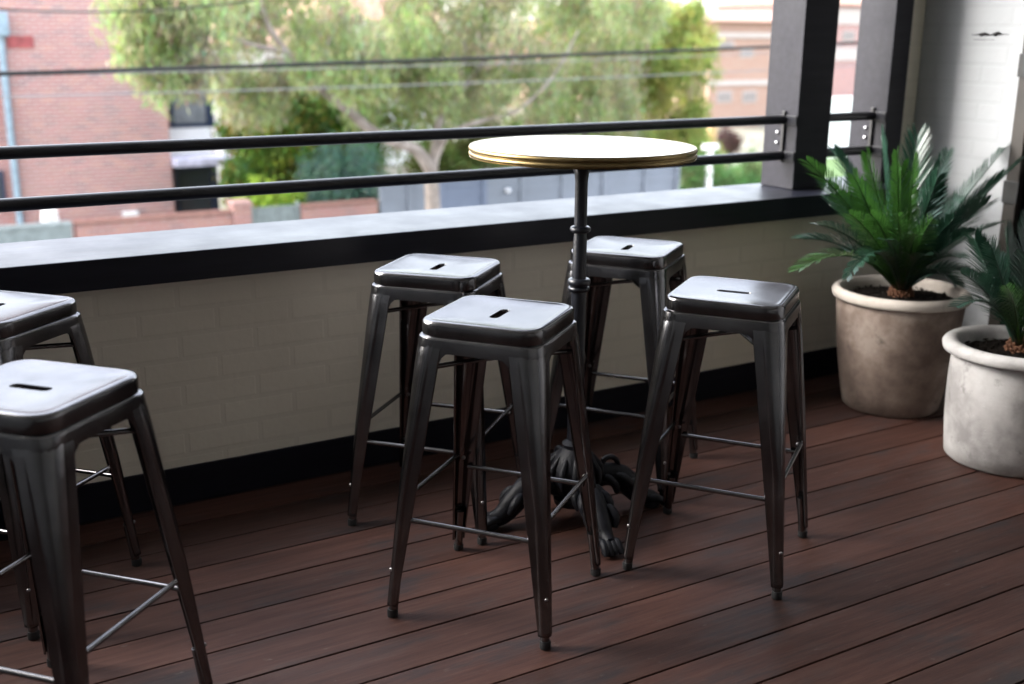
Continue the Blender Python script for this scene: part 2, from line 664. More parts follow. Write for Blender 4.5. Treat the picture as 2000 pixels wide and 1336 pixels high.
def rsq(h, r, z):
    """rounded square sampled by angle so that rings correspond"""
    pts = []
    for i in range(NSEG):
        t = 2 * math.pi * (i + 0.5) / NSEG
        dx, dy_ = math.cos(t), math.sin(t)
        k = h / max(abs(dx), abs(dy_))
        px, py = k * dx, k * dy_
        c = h - r
        if abs(px) > c and abs(py) > c:
            cx, cy = math.copysign(c, px), math.copysign(c, py)
            # ray / circle
            b = dx * cx + dy_ * cy
            q = max(0.0, b * b - (cx * cx + cy * cy - r * r))
            k = b + math.sqrt(q)
            px, py = k * dx, k * dy_
        pts.append((px, py, z))
    return pts


def stadium(a, r, z):
    pts = []
    for i in range(NSEG):
        t = 2 * math.pi * (i + 0.5) / NSEG
        dx, dy_ = math.cos(t), math.sin(t)
        k = r / abs(dy_) if abs(dy_) > 1e-6 else 1e9
        if abs(k * dx) > a:
            cx = math.copysign(a, dx)
            b = dx * cx
            k = b + math.sqrt(max(0, b * b - (a * a - r * r)))
        pts.append((k * dx, k * dy_, z))
    return pts


def mixring(A, B, t, z):
    return [(lerp(a[0], b[0], t), lerp(a[1], b[1], t), z) for a, b in zip(A, B)]


ZT = 0.757


def stool_seat_bm():
    bm = NB()
    st = stadium(0.034, 0.0122, 0)
    out = rsq(0.135, 0.034, 0)
    rings = [stadium(0.0335, 0.0116, ZT - 0.0095), stadium(0.0337, 0.0118, ZT - 0.0075)]
    for t in (0, 0.05, 0.25, 0.5, 0.75, 0.92, 1.0):
        dish = 0.0040 * (1 - t ** 3)
        rings.append(mixring(st, out, t, ZT - 0.001 - dish))
    rings.append(rsq(0.139, 0.037, ZT))
    for k in range(1, 7):
        a = k / 6 * math.pi / 2
        rings.append(rsq(0.143 + 0.0092 * math.sin(a), 0.040 + 0.007 * math.sin(a), ZT - 0.0105 * (1 - math.cos(a))))
    rings += [rsq(0.1522, 0.047, ZT - 0.020), rsq(0.1522, 0.047, ZT - 0.032), rsq(0.1515, 0.0465, ZT - 0.037)]
    loft(bm, rings)
    return bm


def stool_apron_bm():
    bm = NB()
    rings = [rsq(0.1513, 0.046, ZT - 0.0365), rsq(0.1545, 0.045, ZT - 0.0375), rsq(0.1568, 0.044, ZT - 0.0405), rsq(0.1572, 0.043, ZT - 0.045)]
    hb = 0.1586
    low = []
    base = rsq(hb, 0.040, 0)
    mid = []
    for (x, y, _) in base:
        u = min(abs(x), abs(y)) / hb          # 0 at side middle, 1 at corner
        dz = 0.0
        if u > 0.40:
            dz = 0.042 * min(1, ((u - 0.40) / 0.22)) ** 2.4
        zb = ZT - 0.073 - dz
        sc = 1 + 0.078 * (dz / 0.71)
        low.append((x * sc, y * sc, zb))
        mid.append((x * 0.998, y * 0.998, ZT - 0.062))
    rings.append(mid)
    rings.append(low)
    inner = [(x * 0.985, y * 0.985, z + 0.001) for (x, y, z) in low]
    rings.append(inner)
    loft(bm, rings)
    return bm


def hsize(z):
    return lerp(0.2165, 0.1572, min(1.0, z / 0.71))


def stool_leg_bm(sx, sy):
    bm = NB()
    rings = []
    zs = [0.711, 0.70, 0.685, 0.67, 0.65, 0.63, 0.60, 0.52, 0.42, 0.32, 0.22, 0.13, 0.08, 0.045, 0.034]
    for z in zs:
        t = max(0.0, 1 - z / 0.708)
        h = hsize(z) + 0.0010 - 0.0004 - 0.0022 * max(0.0, min(1.0, (z - 0.690) / 0.02))
        ks = min(1.0, max(0.0, (0.70 - z) / 0.06))
        rc = max(0.0135, 0.043 - 0.075 * max(0.0, 0.705 - z))
        w = max(lerp(0.076, 0.025, t), rc + 0.011)
        pl = [(w - 0.001, 0.007), (w, 0.0022), (w - 0.002, 0.0), (rc + 0.011, 0.0), (rc + 0.008, -0.0004 * ks), (rc + 0.006, -0.0016 * ks)]
        for k in range(7):
            a = k / 6 * math.pi / 2
            pl.append((rc - (rc + 0.0016 * ks) * math.sin(a), rc - (rc + 0.0016 * ks) * math.cos(a)))
        half = pl[:6]
        pl += [(b, a) for a, b in reversed(half)]
        ring = [(sx * (h - u), sy * (h - v), z) for u, v in pl]
        rings.append(ring)
    loft(bm, rings, closed=False)
    bmesh.ops.recalc_face_normals(bm, faces=bm.faces)
    # normals outward
    f = bm.faces[:][0]
    acc = sum((fc.normal.dot(Vector((fc.calc_center_median().x, fc.calc_center_median().y, 0)).normalized() - 0 * Vector()) - 0.0) * fc.calc_area() for fc in bm.faces)
    ctr = Vector((sx * 0.17, sy * 0.17, 0.35))
    acc = sum(fc.normal.dot(fc.calc_center_median() - Vector((sx * (hsize(fc.calc_center_median().z) - 0.03), sy * (hsize(fc.calc_center_median().z) - 0.03), fc.calc_center_median().z))) for fc in bm.faces)
    if acc < 0:
        bmesh.ops.reverse_faces(bm, faces=bm.faces)
    # inserted foot tube
    r = 0.0115
    sweep(bm, [(sx * (hsize(z) - 0.0145), sy * (hsize(z) - 0.0145), z) for z in (0.125, 0.06, 0.016)], [r * 1.05, r, r * 0.98], 14)
    return bm


def foot_bm(sx, sy):
    bm = NB()
    x, y = sx * (hsize(0) - 0.0145), sy * (hsize(0) - 0.0145)
    lathe(bm, [(0.0115, 0.0), (0.0138, 0.002), (0.0140, 0.016), (0.0125, 0.021)], 16, True, True, (x, y))
    return bm


def rivet_bm(sx, sy, z, inner=False):
    bm = NB()
    if inner:
        d = hsize(z) - 0.020
        rad = 0.0055
    else:
        d = hsize(z) + 0.0012 - 0.0040
        rad = 0.0048
    bmesh.ops.create_uvsphere(bm, u_segments=10, v_segments=6, radius=rad, matrix=Matrix.Translation((sx * d, sy * d, z)))
    return bm


def make_stool():
    root = thing('bar_stool', 'x', 'bar stool', (0, 0, 0), 0, 'gunmetal bar stools on the deck')
    seat = obj('seat', stool_seat_bm(), GUN, root, 40)
    ap = obj('apron', stool_apron_bm(), GUN, root, 35)
    for k, (sx, sy) in enumerate(((-1, -1), (1, -1), (1, 1), (-1, 1))):
        lg = obj('leg', stool_leg_bm(sx, sy), GUN, root, 38)
        md = lg.modifiers.new('sheet', 'SOLIDIFY')
        md.thickness = 0.0016
        md.offset = -1
        obj('rubber_foot', foot_bm(sx, sy), RUBBER, lg, 40)
        obj('rivet', rivet_bm(sx, sy, 0.128), RIVET, lg, 60)
        obj('rivet', rivet_bm(sx, sy, 0.292, True), RIVET, lg, 60)
    for k in range(4):
        z = 0.262 if k % 2 == 0 else 0.303
        h = hsize(z) - 0.007
        a = h - 0.022
        bm = NB()
        pts = [(-a, -h, z), (-a + 0.02, -h, z), (a - 0.02, -h, z), (a, -h, z)]
        rot = Matrix.Rotation(k * math.pi / 2, 4, 'Z')
        pts = [rot @ Vector(p) for p in pts]
        sweep(bm, pts, [0.0075, 0.0062, 0.0062, 0.0075], 10)
        obj('stretcher', bm, GUN, root, 50)
    for k in range(2):
        bm = NB()
        d = hsize(0.64) - 0.012
        s = 1 if k == 0 else -1
        zc = 0.642 + (0.0 if k == 0 else 0.012)
        pts = [(-d, -d * s, 0.635), (-d * 0.5, -d * s * 0.5, 0.640), (-0.03, -0.03 * s, zc), (0.03, 0.03 * s, zc), (d * 0.5, d * s * 0.5, 0.640), (d, d * s, 0.635)]
        sweep(bm, pts, 0.0062, 10, 1.0)
        obj('cross_brace', bm, GUN, root, 50)
    return root


def copy_tree(o, parent=None):
    c = o.copy()
    COL.objects.link(c)
    if parent is not None:
        c.parent = parent
    for ch in o.children:
        copy_tree(ch, c)
    return c


STOOLS = [
    ((1.329, 2.285), -51.98, True, 'bar stool closest in front of the table, its seat slot running front to back'),
    ((1.990, 2.192), -53.83, False, 'bar stool to the right of the table pole, its slot running side to side'),
    ((1.453, 2.852), -47.82, True, 'bar stool left of the table near the parapet wall, half hidden by the front stool'),
    ((2.117, 2.835), -53.12, True, 'bar stool behind the table pole, farthest back against the parapet'),
    ((0.2596, 2.216), -48.37, False, 'large bar stool cut off by the lower left corner of the photo'),
    ((0.2733, 2.933), -48.36, True, 'bar stool at the left edge behind the corner stool, only its right side visible'),
]
proto = make_stool()
for i, ((x, y_), a, turned, lab) in enumerate(STOOLS):
    o = proto if i == 0 else copy_tree(proto)
    o.location = (x, y_, 0)
    o.rotation_euler = (0, 0, R(a))
    o['label'] = lab
    for ch in o.children:
        if ch.name.startswith('seat'):
            ch.rotation_euler = (0, 0, R(90) if turned else 0)

# ------------------------------------------------------------------ round bar table
TX, TY, TR, TZ = 1.767, 2.591, 0.3134, 1.1085
tb = thing('bar_table', 'tall round bar table with white top, brass edge and black cast iron pedestal', 'table', (TX, TY, 0))
bm = NB()
lathe(bm, [(0.001, TZ - 0.022), (TR - 0.006, TZ - 0.022), (TR - 0.006, TZ - 0.001), (TR - 0.0075, TZ), (0.001, TZ)], 96, True, True)
obj('tabletop', bm, MARBLE, tb, 30)
bm = NB()
pr = [(TR - 0.0055, TZ - 0.0285), (TR - 0.002, TZ - 0.0292)]
for k in range(2):
    zc = TZ - 0.0215 + k * 0.0145
    for q in range(-3, 4):
        a = q / 3 * 1.25
        pr.append((TR - 0.006 + 0.0065 * math.cos(a), zc + 0.0068 * math.sin(a)))
pr += [(TR - 0.003, TZ + 0.0006), (TR - 0.0058, TZ + 0.0004), (TR - 0.0058, TZ - 0.0285)]
lathe(bm, pr, 96)
obj('brass_edge', bm, BRASS, tb, 50)
bm = NB()
lathe(bm, [(0.001, TZ - 0.029), (TR - 0.008, TZ - 0.029), (TR - 0.008, TZ - 0.0225), (0.001, TZ - 0.0225)], 64, True, True)
obj('underside', bm, BLACKIRON, tb, 30)


def pz(py):
    return at_y(1130, py, TY).z


bm = NB()
zc1, zc2 = pz(448), pz(555)
lathe(bm, [(0.075, TZ - 0.0295), (0.075, TZ - 0.038), (0.034, TZ - 0.042), (0.026, TZ - 0.060), (0.020, TZ - 0.078), (0.0178, TZ - 0.10), (0.0178, zc1 + 0.02),
           (0.0178, zc1 - 0.02), (0.0195, zc1 - 0.03), (0.0195, zc2 + 0.03), (0.0215, zc2 - 0.03), (0.0215, 0.52), (0.026, 0.50), (0.0225, 0.48), (0.024, 0.28), (0.024, 0.235)], 32, True, True)
obj('column', bm, BLACKIRON, tb, 40)


def ballring(z, r, h, gap=None):
    bm = NB()
    pr = [(0.0165, z - h * 1.2)]
    if gap:
        for zz, rr, hh in ((z + h * 0.5, r, h * 0.75), (z - h * 0.9, r * 0.95, h * 0.55)):
            for q in range(-4, 5):
                a = q / 4 * math.pi / 2
                pr.append((rr - 0.008 + 0.008 * math.cos(a), zz + hh * math.sin(a)))
        pr2 = sorted(pr[1:], key=lambda t: t[1])
        pr = [(0.0165, pr2[0][1])] + pr2 + [(0.0165, pr2[-1][1])]
    else:
        for q in range(-4, 5):
            a = q / 4 * math.pi / 2
            pr.append((r - 0.010 + 0.010 * math.cos(a), z + h * math.sin(a)))
        pr.append((0.0165, z + h * 1.2))
    lathe(bm, pr, 32)
    return obj('collar', bm, BLACKIRON, tb, 50)


ballring(zc1, 0.0295, 0.0095)
ballring(zc2, 0.0330, 0.014, True)
# ornate base: turned bulb and four scrolled feet with leaf work
bm = NB()
lathe(bm, [(0.024, 0.25), (0.038, 0.238), (0.034, 0.225), (0.055, 0.205), (0.072, 0.17), (0.078, 0.135), (0.066, 0.10), (0.050, 0.08), (0.062, 0.068), (0.058, 0.05), (0.03, 0.045)], 40, True, True)
for k in range(12):
    a = 2 * math.pi * k / 12
    pts = [((0.030 + 0.052 * math.sin(math.pi * t * 0.9)) * math.cos(a) * 1.0, (0.030 + 0.052 * math.sin(math.pi * t * 0.9)) * math.sin(a), 0.222 - 0.14 * t) for t in (0, .2, .4, .6, .8, 1)]
    sweep(bm, pts, [0.003, 0.008, 0.011, 0.010, 0.007, 0.003], 8)
obj('base_bulb', bm, BASEIRON, tb, 50)
for k in range(4):
    a = R(-101 + 90 * k)
    ca, sa = math.cos(a), math.sin(a)

    def Q(r, z, s=0.0):
        return (r * ca - s * sa, r * sa + s * ca, z)
    bm = NB()
    sp = spline([Q(0.035, 0.10), Q(0.09, 0.125), Q(0.145, 0.115), Q(0.19, 0.075), Q(0.225, 0.04), Q(0.262, 0.028)], 5)
    nn = len(sp)
    sweep(bm, sp, [0.024 + 0.009 * math.sin(i / (nn - 1) * math.pi) - 0.006 * i / nn for i in range(nn)], 12, 1.25)
    # curling leaves down both sides
    for s in (-1, 1):
        for r0, z0, ln in ((0.075, 0.115, 0.05), (0.12, 0.115, 0.055), (0.165, 0.09, 0.05)):
            pts = [Q(r0, z0, s * 0.012), Q(r0 + ln * 0.35, z0 + 0.012, s * 0.032), Q(r0 + ln * 0.8, z0 - 0.008, s * 0.042), Q(r0 + ln, z0 - 0.035, s * 0.036)]
            sweep(bm, spline(pts, 3), [0.009 + 0.005 * math.sin(i / 9 * math.pi) for i in range(10)], 8)
    # scroll above
    pts = [Q(0.06 + 0.05 + 0.032 * math.cos(t) * (1 - t / 9), 0.155 + 0.030 * math.sin(t) * (1 - t / 9)) for t in np.linspace(-1.8, 4.2, 16)]
    sweep(bm, pts, 0.0085, 8)
    lg = obj('leg', bm, BASEIRON, tb, 60)
    # paw
    bm = NB()
    for s in (-1.4, -0.5, 0.5, 1.4):
        pts = [Q(0.238, 0.030, s * 0.011), Q(0.262, 0.034, s * 0.014), Q(0.282, 0.025, s * 0.0155), Q(0.294, 0.010, s * 0.016)]
        sweep(bm, spline(pts, 3), [0.010, 0.012, 0.0125, 0.0125, 0.0125, 0.012, 0.011, 0.010, 0.009, 0.007][:10], 8)
    lathe(bm, [(0.021, 0.0), (0.024, 0.006), (0.022, 0.02), (0.010, 0.028)], 16, True, True, (0.262 * ca, 0.262 * sa))
    obj('paw_foot', bm, BASEIRON, lg, 60)


# ------------------------------------------------------------------ pots and cycads
def planter(label, c, zrim, rb, rt, rr, mat, rimmat):
    t = thing('planter_pot', label, 'pot', (c[0], c[1], 0), 0, 'large clay pots on the deck')
    bm = NB()
    pr = [(0.02, 0.0), (rb - 0.012, 0.0), (rb, 0.010)]
    for k in range(1, 9):
        f = k / 8
        pr.append((lerp(rb, rt, f) + 0.008 * math.sin(math.pi * f), lerp(0.010, zrim - 0.035, f)))
    pr += [(rt - 0.004, zrim - 0.030)]
    pr += [(rt - 0.016, zrim - 0.01), (rt - 0.02, zrim - 0.06), (rt - 0.03, zrim - 0.09)]
    lathe(bm, pr, 64, True, False)
    obj('body', bm, mat, t, 50)
    bm = NB()
    pr = []
    for k in range(13):
        a = -math.pi * 0.95 + k / 12 * math.pi * 1.55
        pr.append((rr - 0.024 + 0.026 * math.cos(a), zrim - 0.016 + 0.021 * math.sin(a)))
    pr = [(rt - 0.006, zrim - 0.040), (rr - 0.010, zrim - 0.039), (rr - 0.002, zrim - 0.036), (rr, zrim - 0.030), (rr + 0.002, zrim - 0.016), (rr - 0.003, zrim - 0.008), (rr - 0.012, zrim - 0.001), (rr - 0.022, zrim + 0.001), (rt - 0.012, zrim - 0.003), (rt - 0.022, zrim - 0.02), (rt - 0.024, zrim - 0.06)]
    lathe(bm, pr, 64)
    obj('rim', bm, rimmat, t, 60)
    bm = NB()
    n = 48
    rings = []
    for f in (0.02, 0.3, 0.6, 0.85, 1.0):
        rings.append([(f * (rt - 0.022) * math.cos(2 * math.pi * i / n), f * (rt - 0.022) * math.sin(2 * math.pi * i / n), zrim - 0.045 + 0.02 * (1 - f) + random.uniform(-.004, .004)) for i in range(n)])
    loft(bm, list(reversed(rings)), False, True)
    for k in range(170):
        a, q = random.uniform(0, 6.283), math.sqrt(random.random()) * (rt - 0.035)
        p = Vector((q * math.cos(a), q * math.sin(a), zrim - 0.037 + 0.012 * (1 - q / rt)))
        d = Vector((random.uniform(-1, 1), random.uniform(-1, 1), random.uniform(-.3, .5))) * random.uniform(0.006, 0.016)
        sweep(bm, [p - d, p, p + d], [0.002, random.uniform(0.003, 0.007), 0.002], 5, 0.6)
    obj('soil', bm, SOIL, t, 60)
    return t


def frond_bm(p0, p1, arch, twist=0.0, nl=42, lw=0.0052, ll=0.116, vee=0.42, curl=0.20, jag=0.0):
    """pinnate frond from base p0 to tip p1; leaflets in two ranks along the rachis"""
    p0, p1 = Vector(p0), Vector(p1)
    d = p1 - p0
    L = d.length
    side = d.cross(Vector((0, 0, 1)))
    if side.length < 0.05:
        side = Vector((0.86, -0.51, 0))
    side.normalize()
    side = Matrix.Rotation(twist, 3, d.normalized()) @ side
    nrm = side.cross(d.normalized()).normalized()
    up = Vector((0, 0, 1))
    pts = []
    m = 14
    for i in range(m + 1):
        t = i / m
        pts.append(p0 + d * t + up * (arch * L * (4 * t * (1 - t)) * 0.5) + nrm * (0.0))
    bm = NB()
    sweep(bm, pts, [lerp(0.0055, 0.0015, i / m) for i in range(m + 1)], 6)

    def at(t):
        f = t * m
        i = min(int(f), m - 1)
        return pts[i].lerp(pts[i + 1], f - i), (pts[i + 1] - pts[i]).normalized()
    for i in range(nl):
        t = 0.16 + 0.84 * (i + 0.5) / nl
        p, tg = at(t)
        sd = (side - tg * side.dot(tg)).normalized()
        nn = sd.cross(tg).normalized()
        if nn.dot(nrm) < 0:
            nn = -nn
        env = 0.10 + 1.12 * min(1.0, (t - 0.10) / 0.28) ** 0.6 * max(0.0, 1 - t) ** 0.30
        ln = ll * env * random.uniform(0.9, 1.08)
        fwd = lerp(0.9, 2.6, t)
        for s in (-1, 1):
            if random.random() < 0.03:
                continue
            jt = random.uniform(-0.16, 0.16)
            dr = (sd * s + tg * (fwd + jt) + nn * (vee + jt)).normalized()
            tipd = (dr - nn * curl * 0.6 - up * 0.10).normalized()
            wv = tg.cross(dr).cross(dr)
            wv = (tg - dr * tg.dot(dr)).normalized() * (lw * 0.5)
            a = p
            b = p + dr * ln * 0.35
            c = p + dr * ln * 0.35 + (dr * 0.6 + tipd * 0.4).normalized() * ln * 0.35
            e = c + tipd * ln * 0.30
            v = [bm.verts.new(a - wv * 0.6), bm.verts.new(a + wv * 0.6), bm.verts.new(b - wv), bm.verts.new(b + wv), bm.verts.new(c - wv * 0.9), bm.verts.new(c + wv * 0.9), bm.verts.new(e)]
            bm.faces.new((v[0], v[1], v[3], v[2]))
            bm.faces.new((v[2], v[3], v[5], v[4]))
            bm.faces.new((v[4], v[5], v[6]))
    return bm


def cycad(label, c, zb, fronds, rc=0.034):
    t = thing('cycad_plant', label, 'plant', (c[0], c[1], zb), 0, 'cycads growing in the clay pots')
    bm = NB()
    lathe(bm, [(rc * 0.9, -0.02), (rc * 1.1, 0.015), (rc * 0.9, 0.04), (rc * 0.5, 0.06), (0.005, 0.065)], 20, False, True)
    for k in range(60):
        a = k * 2.4
        z = -0.01 + 0.055 * (k / 60)
        r = rc * 1.1 * (1 - 0.6 * (k / 60) ** 2)
        p = Vector((r * math.cos(a), r * math.sin(a), z))
        sweep(bm, [p * 0.9, p + Vector((math.cos(a) * 0.012, math.sin(a) * 0.012, 0.018))], [0.008, 0.004], 5)
    obj('trunk', bm, CAUDEX, t, 40)
    o = Vector((c[0], c[1], zb))
    for (px, py, yt, arch, mat, kw) in fronds:
        tip = at_y(px, py, yt) - o
        tip = tip * 1.01
        kw = {k: (v * 1.12 if k == 'll' else v) for k, v in kw.items()}
        az = Vector((tip.x, tip.y, 0))
        az = az.normalized() * rc * 0.7 if az.length > 0.01 else az
        b = Vector((az.x, az.y, 0.035))
        obj('frond', frond_bm(b, tip, arch, **kw), mat, t, 180)
    return t


C1 = (3.444, 2.860)
C2 = (3.345, 2.263)


def zc(px, py, c):
    d = ray(px, py)
    k = (c[0] * FW[0] + c[1] * FW[1]) / (d[0] * FW[0] + d[1] * FW[1])
    return CAMH + d[2] * k


Z1 = zc(1764, 562, C1)
Z2 = zc(1990, 668, C2)
print('pot heights', Z1, Z2)
planter('weathered brown clay pot with rolled pale rim in the corner by the parapet', C1, Z1, 0.182, 0.238, 0.254, POT_BROWN, RIM_BROWN)
planter('whitewashed clay pot with thick rolled rim at the right edge', C2, Z2, 0.202, 0.212, 0.244, POT_WHITE, POT_WHITE)
D_, N_ = CYCAD_DARK, CYCAD_NEW
cycad('large cycad with long green fronds in the brown pot', C1, Z1 - 0.04, [
    (1578, 318, 2.74, 0.10, N_, dict(twist=0.5)),
    (1632, 300, 2.95, 0.10, D_, dict(twist=0.4)),
    (1668, 345, 2.72, 0.06, N_, dict(twist=1.1, ll=0.10)),
    (1694, 305, 2.80, 0.05, N_, dict(twist=1.3, ll=0.09)),
    (1722, 268, 2.95, 0.03, D_, dict(ll=0.13)),
    (1752, 300, 2.60, 0.03, N_, dict(twist=1.2, ll=0.09)),
    (1792, 268, 2.98, 0.03, D_, dict(ll=0.14)),
    (1786, 305, 2.62, 0.03, N_, dict(twist=-1.2, ll=0.10)),
    (1850, 300, 3.10, 0.05, D_, dict()),
    (1968, 285, 2.95, 0.08, D_, dict(twist=-0.5, ll=0.14)),
    (1990, 318, 2.72, 0.10, D_, dict(twist=-0.6)),
    (1925, 400, 2.55, 0.14, D_, dict(twist=-0.4, ll=0.12)),
    (1900, 455, 2.48, 0.16, D_, dict(twist=-0.2, ll=0.11)),
    (1875, 505, 2.45, 0.2, D_, dict(ll=0.10)),
    (1572, 468, 2.95, 0.22, D_, dict(twist=0.2, ll=0.12)),
    (1562, 528, 2.66, 0.22, N_, dict(twist=0.1, ll=0.12)),
    (1640, 490, 3.12, 0.25, D_, dict(ll=0.11)),
    (1620, 400, 3.10, 0.15, D_, dict(ll=0.12)),
    (1700, 420, 2.50, 0.12, N_, dict(twist=0.8, ll=0.09)),
    (1820, 430, 2.45, 0.10, N_, dict(twist=-0.8, ll=0.10)),
    (1830, 350, 2.62, 0.08, D_, dict(twist=-0.7, ll=0.11)),
    (1752, 420, 2.42, 0.10, N_, dict(twist=0.2, ll=0.09)),
    (1680, 370, 3.15, 0.12, D_, dict(ll=0.12)),
    (1880, 380, 3.15, 0.12, D_, dict(ll=0.12)),
    (1760, 330, 2.75, 0.03, N_, dict(ll=0.11)),
    (1835, 320, 2.80, 0.05, D_, dict(twist=-0.4)),
    (1950, 350, 2.62, 0.12, D_, dict(twist=-0.5)),
    (1660, 420, 2.58, 0.10, N_, dict(twist=0.6, ll=0.10)),
    (1610, 360, 2.85, 0.10, D_, dict(twist=0.4)),
    (1860, 430, 2.55, 0.12, D_, dict(twist=-0.4, ll=0.10)),
    (1690, 500, 2.50, 0.16, D_, dict(ll=0.08)),
    (1810, 500, 2.48, 0.16, D_, dict(ll=0.08)),
    (1655, 545, 2.52, 0.30, D_, dict(ll=0.08)),
    (1865, 555, 2.55, 0.34, D_, dict(ll=0.09)),
    (1725, 470, 2.46, 0.14, D_, dict(ll=0.08)),
    (1790, 460, 2.46, 0.14, N_, dict(ll=0.08)),
    (1915, 540, 2.75, 0.30, D_, dict(ll=0.10)),
    (1600, 440, 2.80, 0.16, D_, dict(twist=0.3)),
    (1945, 440, 2.80, 0.16, D_, dict(twist=-0.3)),
])
cycad('smaller cycad with dark blue green fronds in the whitewashed pot', C2, Z2 - 0.04, [
    (1905, 470, 2.30, 0.06, D_, dict(twist=0.6, ll=0.11)),
    (1878, 535, 2.15, 0.12, D_, dict(twist=0.4, ll=0.11)),
    (1935, 480, 2.10, 0.05, D_, dict(twist=0.9, ll=0.10)),
    (1965, 455, 2.35, 0.04, D_, dict(ll=0.11)),
    (2010, 440, 2.30, 0.04, D_, dict(ll=0.12)),
    (2070, 450, 2.30, 0.06, D_, dict(ll=0.12)),
    (1870, 600, 2.05, 0.2, D_, dict(ll=0.09)),
    (1965, 560, 1.98, 0.10, N_, dict(twist=0.5, ll=0.08)),
    (2030, 560, 1.95, 0.12, N_, dict(ll=0.09)),
    (1920, 560, 2.42, 0.15, D_, dict(ll=0.10)),
    (2120, 560, 2.2, 0.15, D_, dict(ll=0.12)),
    (2100, 500, 2.5, 0.15, D_, dict(ll=0.12)),
    (1950, 510, 2.5, 0.10, D_, dict(ll=0.11)),
    (2000, 500, 2.05, 0.08, D_, dict(ll=0.10)),
])

# ------------------------------------------------------------------ street
bm = NB()
box(bm, -400, 900, -200, 1200, GZ - 0.5, GZ)
tag(obj('ground', bm, m_plain('dry_ground', (0.16, 0.15, 0.11), 0.95, 0, 0.3, 0.5)), kind='structure')
bm = NB()
box(bm, -300, 700, 6.5, 13.5, GZ + 0.001, GZ + 0.005)
tag(obj('road', bm, m_plain('asphalt', (0.055, 0.055, 0.058), 0.9, 0, 0.2, 3)), kind='structure')
bm = NB()
box(bm, -300, 700, 13.5, 13.65, GZ + 0.001, GZ + 0.13, 0.01)
tag(obj('kerb', bm, m_plain('kerb_concrete', (0.35, 0.34, 0.32), 0.9)), kind='structure')
bm = NB()
box(bm, -300, 700, 13.65, 19.6, GZ + 0.001, GZ + 0.12)
tag(obj('pavement', bm, m_plain('pavement_concrete', (0.38, 0.37, 0.35), 0.9, 0, 0.15, 2)), kind='structure')
GRASS = m_plain('lawn_grass', (0.06, 0.11, 0.025), 0.9, 0, 0.35, 6, 0.5)
bm = NB()
box(bm, 20.5, 90, 20.4, 33.9, GZ + 0.001, GZ + 0.06)
tag(obj('lawn', bm, GRASS), kind='structure')

BRICK = m_brick('red_brick', [(0.34, 0.145, 0.125), (0.27, 0.125, 0.115), (0.43, 0.20, 0.14), (0.15, 0.105, 0.11), (0.39, 0.16, 0.145), (0.31, 0.13, 0.115)], (0.46, 0.37, 0.35))
BRICK3 = m_brick('old_red_brick', [(0.26, 0.11, 0.095), (0.21, 0.10, 0.09), (0.30, 0.14, 0.10), (0.15, 0.09, 0.09), (0.28, 0.12, 0.11)], (0.27, 0.20, 0.185))
BRICK2 = m_brick('orange_brick', [(0.33, 0.17, 0.11), (0.28, 0.135, 0.09), (0.36, 0.21, 0.14), (0.31, 0.155, 0.11)], (0.38, 0.31, 0.27))
WHITE = m_plain('white_render', (0.72, 0.71, 0.69), 0.7, 0, 0.08, 2)
FRAMEB = m_plain('navy_window_frame', (0.02, 0.03, 0.06), 0.4)
GLASS = NT('window_glass').set(Base_Color=(0.05, 0.06, 0.065, 1), Roughness=0.08, Specular_IOR_Level=0.6).m
BLIND = m_plain('grey_blind', (0.16, 0.17, 0.175), 0.6)
TILE = m_plain('terracotta_roof', (0.30, 0.17, 0.12), 0.8, 0, 0.3, 4)

# brick apartment building on the left
YB = 24.0
pL = at_y(333, 300, YB)
xr = pL.x
ab = thing('apartment_building', 'red brick apartment building with a blank side wall and narrow dark windows', 'building', (xr, YB, GZ))


def loc(px, py, Y, base):
    p = at_y(px, py, Y)
    return p.x - base.location.x, p.z - base.location.z


bm = NB()
x_l = at_y(22, 300, YB).x - xr
box(bm, x_l, 0, 0, 9, 0, 8.2)                      # projecting wing
box(bm, x_l - 9, x_l - 0.001, 0.35, 9, 0, 8.2)
x_w = at_y(422, 300, YB + 0.6).x - xr
box(bm, 0.001, x_w, 0.75, 9, 0, 8.2)
obj('wall', bm, BRICK, ab)
for k, (pt, pb) in enumerate(((150, 250), (325, 425), (20, 90))):
    x0, _ = loc(330, 200, YB + 0.6, ab)
    x1, _ = loc(418, 200, YB + 0.6, ab)
    z1 = loc(370, pt, YB + 0.6, ab)[1]
    z0 = loc(370, pb, YB + 0.6, ab)[1]
    bm = NB()
    fw_ = 0.09
    x0 += 0.02
    for a, b, c_, d_ in ((x0, x0 + fw_, z0, z1), (x1 - 0.16, x1, z0, z1), (x0 + fw_, x1 - 0.16, z0, z0 + 0.09), (x0 + fw_, x1 - 0.16, z1 - 0.09, z1)):
        box(bm, a, b, 0.66, 0.749, c_, d_)
    f = obj('window', bm, FRAMEB, ab)
    bm = NB()
    box(bm, x0 + fw_, x1 - 0.16, 0.70, 0.748, z0 + 0.09, z1 - 0.09)
    obj('pane', bm, BLIND if k == 0 else GLASS, f)
bm = NB()
x0, zt = loc(326, 252, YB + 0.6, ab)
x1, zb = loc(417, 322, YB + 0.6, ab)
box(bm, x0 + 0.02, x1, 0.60, 0.748, zb, zt)
obj('spandrel', bm, WHITE, ab)
bm = NB()
x1, zb = loc(466, 320, YB - 0.2, ab)
box(bm, 0.02, x1, -0.3, 0.598, zb, zb + 0.16, 0.02)
obj('canopy', bm, m_plain('lilac_canopy', (0.5, 0.48, 0.58), 0.6), ab)
bm = NB()
pa, pb = loc(3, 60, YB, ab), loc(30, 400, YB, ab)
xm = (pa[0] + pb[0]) / 2
sweep(bm, [(xm, -0.08, 0.05), (xm, -0.08, pa[1] + 0.1)], 0.07, 12)
